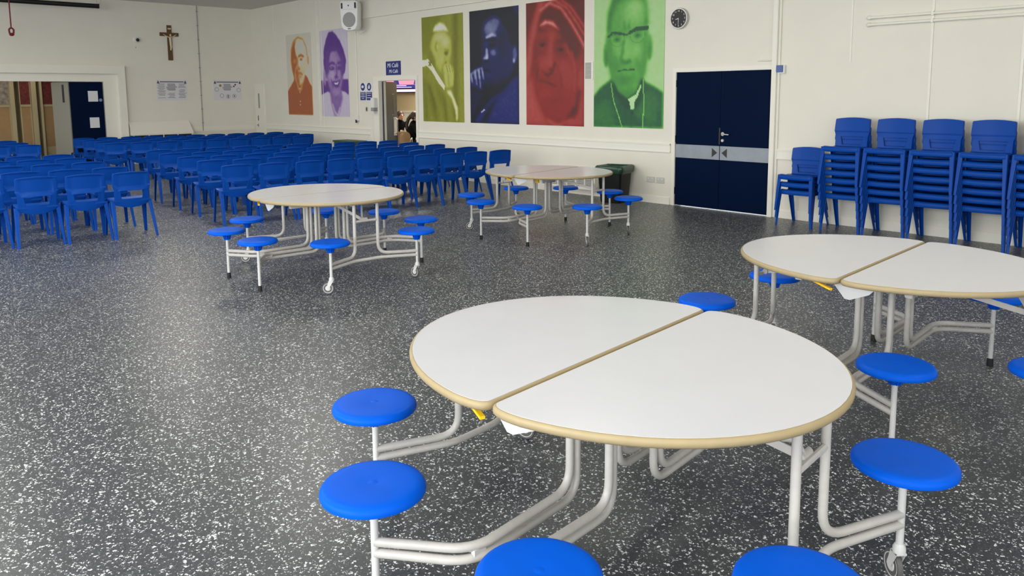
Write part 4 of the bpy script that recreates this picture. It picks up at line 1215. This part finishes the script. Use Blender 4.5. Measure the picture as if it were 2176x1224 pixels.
def make_table():
    o = thing('round_folding_table', '', 'table')
    for sg in (1, -1):
        def T2(ps): return [(p.x * sg, p.y * sg) for p in ps]
        rings = [(.004, .738), (-.001, .740), (-.006, .737), (-.0095, .731), (-.010, .724), (-.008, .717), (-.002, .711), (.006, .709)]
        g = MB()
        rr = [T2(half_outline(i)) for i, z in rings]
        n = len(rr[0])
        for r, (i, z) in zip(rr, rings): g.v += [(x, y, z) for x, y in r]
        for k in range(len(rings) - 1):
            for i in range(n):
                i2 = (i + 1) % n
                g.f.append((k * n + i, k * n + i2, (k + 1) * n + i2, (k + 1) * n + i))
        g.f.append(tuple(range((len(rings) - 1) * n, len(rings) * n)))
        g.f.append(tuple(range(n)))
        g.mi = [0] * len(g.f)
        band = g.mesh('edge_band', M['band'], 60)
        top = MB()
        top.prism(T2(half_outline(.001)), .7365, .7405)
        tp = top.build('table_top', M['lam'], o, smooth=0)
        bo = bpy.data.objects.new('edge_band', band); COL.objects.link(bo); bo.parent = tp
        # under-frame channels
        g = MB()
        g.box(-.50, .50, sg * .27 - .018, sg * .27 + .018, .664, .7085)
        y0, y1 = sorted((sg * .288, sg * .70)); g.box(-.13, -.10, y0, y1, .69, .7085); g.box(.10, .13, y0, y1, .69, .7085)
        g.build('support_rail', M['tube'], o, smooth=0, bevel=.003)
    # outer leg frames
    for sg in (1, -1):
        for sx in (-1, 1):
            MB().tube(fillet([(sx * .115, sg * .70, .708), (sx * .115, sg * .70, .25), (sx * .43, sg * .845, .25)], .09, 7), .0150, 12).build('outer_frame_tube', M['tube'], o)
        MB().tube(fillet([(-.43, sg * .845, .213), (-.13, sg * .715, .213), (.13, sg * .715, .213), (.43, sg * .845, .213)], .05), .0145, 12).build('lower_tie_tube', M['tube'], o)
        MB().tube([(-.115, sg * .70, .555), (.115, sg * .70, .555)], .012, 10).build('cross_rail', M['tube'], o)
        br = MB()
        a, b = Vector((-.03, sg * .13, .665)), Vector((-.03, sg * .685, .568))
        for p, q in ((a, b), (b, Vector((.03, sg * .58, .70)))):
            d = (q - p).normalized(); nn = Vector((0, -d.z, d.y)) * .014
            vs = []
            for s2 in (p, q):
                for e2 in (-1, 1):
                    for f2 in (-.003, .003): vs.append(s2 + nn * e2 + Vector((f2, 0, 0)))
            br.add(vs, [(0, 1, 3, 2), (4, 6, 7, 5), (0, 4, 5, 1), (2, 3, 7, 6), (0, 2, 6, 4), (1, 5, 7, 3)])
        br.lathe([(.016, -.045), (.016, .02)], 12, (0, sg * .682, .566), 'x')
        br.build('folding_brace', M['tube'], o, smooth=30)
    # inner frames, two tubes each
    for sx in (-1, 1):
        for sy in (-1, 1):
            MB().tube(fillet([(sx * .162, sy * .084, .708), (sx * .162, sy * .084, .25), (sx * .655, sy * .072, .25), (sx * .83, sy * .337, .25)], .09, 7), .0150, 12).build('inner_frame_tube', M['tube'], o)
            MB().tube(fillet([(sx * .130, sy * .078, .708), (sx * .130, sy * .078, .213), (sx * .665, sy * .072, .213), (sx * .83, sy * .337, .213)], .09, 7), .0150, 12).build('inner_frame_tube', M['tube'], o)
            MB().box(min(sx * .60, sx * .65), max(sx * .60, sx * .65), sy * .082 - .008, sy * .082 + .008, .222, .242).build('tie_clip', M['tubew'], o, smooth=0)
    MB().box(-.12, .12, -.02, .02, .60, .70).build('centre_hinge', M['zinc'], o, bevel=.004)
    # hinge plates and yellow latches at both seam ends
    for sg in (-1, 1):
        def R2(p): return (p[0] * sg, p[1] * sg, p[2])
        g = MB()
        poly = [(.06, .708), (-.14, .708), (-.14, .69), (-.12, .668), (-.03, .628), (-.005, .63)]
        vs = [R2((-.585, y, z)) for y, z in poly] + [R2((-.579, y, z)) for y, z in poly]
        n = len(poly)
        g.add(vs, [tuple(range(n)), tuple(range(2 * n - 1, n - 1, -1))] + [(i, (i + 1) % n, n + (i + 1) % n, n + i) for i in range(n)])
        g.build('hinge_plate', M['tubew'], o, smooth=0)
        g = MB()
        for a, b in (((-.60, .16, .700), (-.545, -.01, .700)), ((-.605, .140, .700), (-.645, .038, .680))):
            a, b = Vector(R2(a)), Vector(R2(b)); d = (b - a).normalized(); q = Vector((-d.y, d.x, 0)) * .009
            vs = [p + q * e + Vector((0, 0, f)) for p in (a, b) for e in (-1, 1) for f in (-.004, .006)]
            g.add(vs, [(0, 1, 3, 2), (4, 6, 7, 5), (0, 4, 5, 1), (2, 3, 7, 6), (0, 2, 6, 4), (1, 5, 7, 3)])
        g.build('latch_handle', M['yellow'], o, smooth=0, bevel=.001)
    # yellow release bar in the middle
    g = MB(); g.box(-.26, -.24, -.05, .0, .62, .69); g.box(-.25, -.02, -.035, -.025, .655, .67); g.build('release_bar', M['yellow'], o, smooth=0)
    # stools
    def stool(x, y, caster):
        ang = math.atan2(y, x)
        sp = [(0.0, .448), (.010, .4485), (.013, .4475), (.018, .448), (.12, .448), (.138, .4475), (.149, .4455), (.157, .441), (.1625, .434), (.1645, .424), (.1630, .4175), (.159, .4145), (.150, .417), (.06, .42), (0.0, .42)]
        s = MB().lathe(sp, 48, (x, y, 0)).build('stool_seat', M['seat'], o, smooth=30)
        h = MB(); h.lathe([(.05, .422), (.036, .405), (.026, .37), (.022, .352), (.018, .350)], 20, (x, y, 0))
        for k in range(10):
            a = 2 * PI * k / 10; c, n_ = math.cos(a), math.sin(a); w_ = .002
            vs = []
            for (r1, r2, z) in ((.020, .060, .420), (.020, .037, .385), (.018, .027, .352)):
                for r in (r1, r2):
                    for e in (-w_, w_): vs.append((x + r * c - e * n_, y + r * n_ + e * c, z))
            fs = []
            for k2 in (0, 4):
                fs += [(k2, k2 + 1, k2 + 5, k2 + 4), (k2 + 2, k2 + 6, k2 + 7, k2 + 3), (k2, k2 + 4, k2 + 6, k2 + 2), (k2 + 1, k2 + 3, k2 + 7, k2 + 5)]
            fs += [(0, 2, 3, 1), (8, 9, 11, 10)]
            h.add(vs, fs)
        h.build('seat_hub', M['seat'], s, smooth=30)
        if not caster:
            p = MB().tube([(x, y, .36), (x, y, .035)], .0125, 12).build('stool_post', M['tubew'], o)
            MB().lathe([(.0175, 0.0), (.0185, .004), (.0165, .045), (.0135, .048)], 14, (x, y, 0)).build('rubber_foot', M['rubber'], p)
        else:
            p = MB().tube([(x, y, .36), (x, y, .125)], .0125, 12).build('stool_post', M['tubew'], o)
            k = MB(); k.lathe([(.021, .114), (.021, .132), (.014, .146)], 14)
            for e in (-1, 1):
                vs = []
                for (qx, qz) in ((-.016, .114), (.022, .114), (.030 + .012, .052), (.030 - .013, .052)):
                    for f in (0, 1): vs.append((qx, e * (.014 + .003 * f), qz))
                k.add(vs, [(0, 2, 4, 6), (7, 5, 3, 1), (0, 1, 3, 2), (2, 3, 5, 4), (4, 5, 7, 6), (6, 7, 1, 0)])
            k.box(-.018, .020, -.017, .017, .110, .117)
            k.build('caster_fork', M['tubew'], p, smooth=30, loc=(x, y, 0))
            def wheel(prof, m_, nm):
                g = MB(); nn = 28
                for r, a_ in prof:
                    for t in range(nn):
                        th = 2 * PI * t / nn
                        g.v.append((.030 + r * math.cos(th), a_, .0515 + r * math.sin(th)))
                for i in range(len(prof) - 1):
                    for t in range(nn):
                        t2 = (t + 1) % nn
                        g.f.append((i * nn + t, i * nn + t2, (i + 1) * nn + t2, (i + 1) * nn + t))
                g.f.append(tuple(range(nn))); g.f.append(tuple((len(prof) - 1) * nn + t for t in range(nn)))
                g.mi = [0] * len(g.f)
                return g.build(nm, m_, p, loc=(x, y, 0))
            wheel([(.040, -.009), (.048, -.009), (.0512, -.005), (.0512, .005), (.048, .009), (.040, .009)], mat_tyre, 'tyre')
            wheel([(.006, -.0112), (.020, -.0112), (.024, -.007), (.040, -.0095), (.040, .0095), (.024, .007), (.020, .0112), (.006, .0112)], M['tubew'], 'wheel_hub')
    for sx in (-1, 1):
        for sy in (-1, 1):
            stool(sx * .83, sy * .337, False)
            stool(sx * .43, sy * .845, True)
    return o

mat_tyre = mat('grey_tyre', srgb(88, 86, 84), .6)
table0 = make_table()
TAB = [(-1.690, 2.076, 94.87, 'round grey-topped folding table with blue stools, nearest and largest in front'),
       (-1.623, 4.298, 92.21, 'round grey-topped folding table with blue stools, in front of the chair stacks'),
       (-6.449, 3.619, 88.51, 'round grey-topped folding table with blue stools, left, before the chair rows'),
       (-6.372, 6.518, 97.64, 'round grey-topped folding table with blue stools, beside the black bin')]
SWIVEL = [{(1, -1): 140, (-1, 1): 60, (-1, -1): 200, (1, 1): 20}, {(1, 1): 300, (-1, 1): 30, (-1, -1): 110, (1, -1): 250},
          {(-1, -1): 227, (1, -1): 190, (-1, 1): 232, (1, 1): 40}, {(-1, 1): 227, (-1, -1): 318, (1, -1): 120, (1, 1): 10}]
for i, (x, y, a, lab) in enumerate(TAB):
    t = table0 if i == 0 else copy_tree(table0)
    t.location = (x, y, 0); t.rotation_euler = (0, 0, math.radians(a))
    t['label'] = lab; t['group'] = 'round folding tables with attached stools'
    # every caster has swivelled its own way
    for post in t.children:
        if not post.name.startswith('stool_post'): continue
        for part in post.children:
            if part.name.startswith('rubber_foot'): continue
            key = (1 if part.location.x > 0 else -1, 1 if part.location.y > 0 else -1)
            part.rotation_euler.z = math.radians(SWIVEL[i].get(key, 150) - a)

# ------------------------------------------------------------------ bin, heater, crate
o = thing('waste_bin', 'black square waste bin with dark green bag folded over its rim', 'bin', (-7.50, 9.12, 0), math.radians(12))
g = MB()
def sq(h, z, rad=.05, n=5):
    out = []
    for cx, cy, a0 in ((1, 1, 0), (-1, 1, 90), (-1, -1, 180), (1, -1, 270)):
        for k in range(n):
            a = math.radians(a0 + 90 * k / (n - 1))
            out.append((cx * (h - rad) + rad * math.cos(a), cy * (h - rad) + rad * math.sin(a), z))
    return out
secs = [sq(.165, .0), sq(.17, .03), sq(.205, .53), sq(.195, .53), sq(.16, .04)]
for s_ in secs: g.v += s_
n = 20
for k in range(4):
    for i in range(n): g.f.append((k * n + i, k * n + (i + 1) % n, (k + 1) * n + (i + 1) % n, (k + 1) * n + i))
g.f += [tuple(range(n)), tuple(range(4 * n, 5 * n))]; g.mi = [0] * len(g.f)
g.build('bin_body', M['bin'], o)
g = MB(); rb = random.Random(5); n = 20
secs = [(.205, .30), (.215, .43), (.24, .47), (.245, .53), (.225, .565), (.19, .56), (.15, .47), (.13, .40)]
secs = [(.212, .44), (.232, .46), (.245, .52), (.232, .565), (.20, .568), (.165, .52), (.14, .42)]
for h, z in secs:
    q = sq(h, z, .07)
    g.v += [(x * (1 + rb.uniform(-.05, .05)), y * (1 + rb.uniform(-.05, .05)), zz + rb.uniform(-.012, .012)) for x, y, zz in q]
for k in range(len(secs) - 1):
    for i in range(n): g.f.append((k * n + i, k * n + (i + 1) % n, (k + 1) * n + (i + 1) % n, (k + 1) * n + i))
g.mi = [0] * len(g.f)
bg_ = g.build('bin_bag', M['bag'], o, smooth=80)
sd = bg_.modifiers.new('sub', 'SUBSURF'); sd.levels = 1; sd.render_levels = 2

o = thing('low_radiator', 'low white slatted radiator on the wall behind the table by the bin', 'radiator', (-8.5, Y0 - .02, 0))
g = MB(); g.box(-.62, .42, -.09, 0, .10, .14); g.box(-.62, .42, -.09, 0, .34, .37); g.box(-.62, -.59, -.09, 0, .12, .36); g.box(.39, .42, -.09, 0, .12, .36)
for x in (-.4, -.2, .0, .2): g.box(x - .012, x + .012, -.09, -.06, .14, .34)
g.build('radiator_frame', M['trim'], o, smooth=0)
g = MB()
for k in range(9): g.box(-.59, .39, -.06, -.02, .15 + k * .021, .162 + k * .021)
g.build('slats', M['tubew'], o, smooth=0)

o = thing('green_crate', 'dark green plastic crate against the wall behind the chair rows', 'crate', (-15.26, 9.2, 0))
g = MB(); g.box(-.4, .4, -.18, .18, 0, .60); g.build('crate_body', M['greenm'], o, bevel=.01)
g = MB(); g.box(-.42, .42, -.2, .2, .60, .64); g.build('crate_lid', M['greenm'], o, bevel=.008)
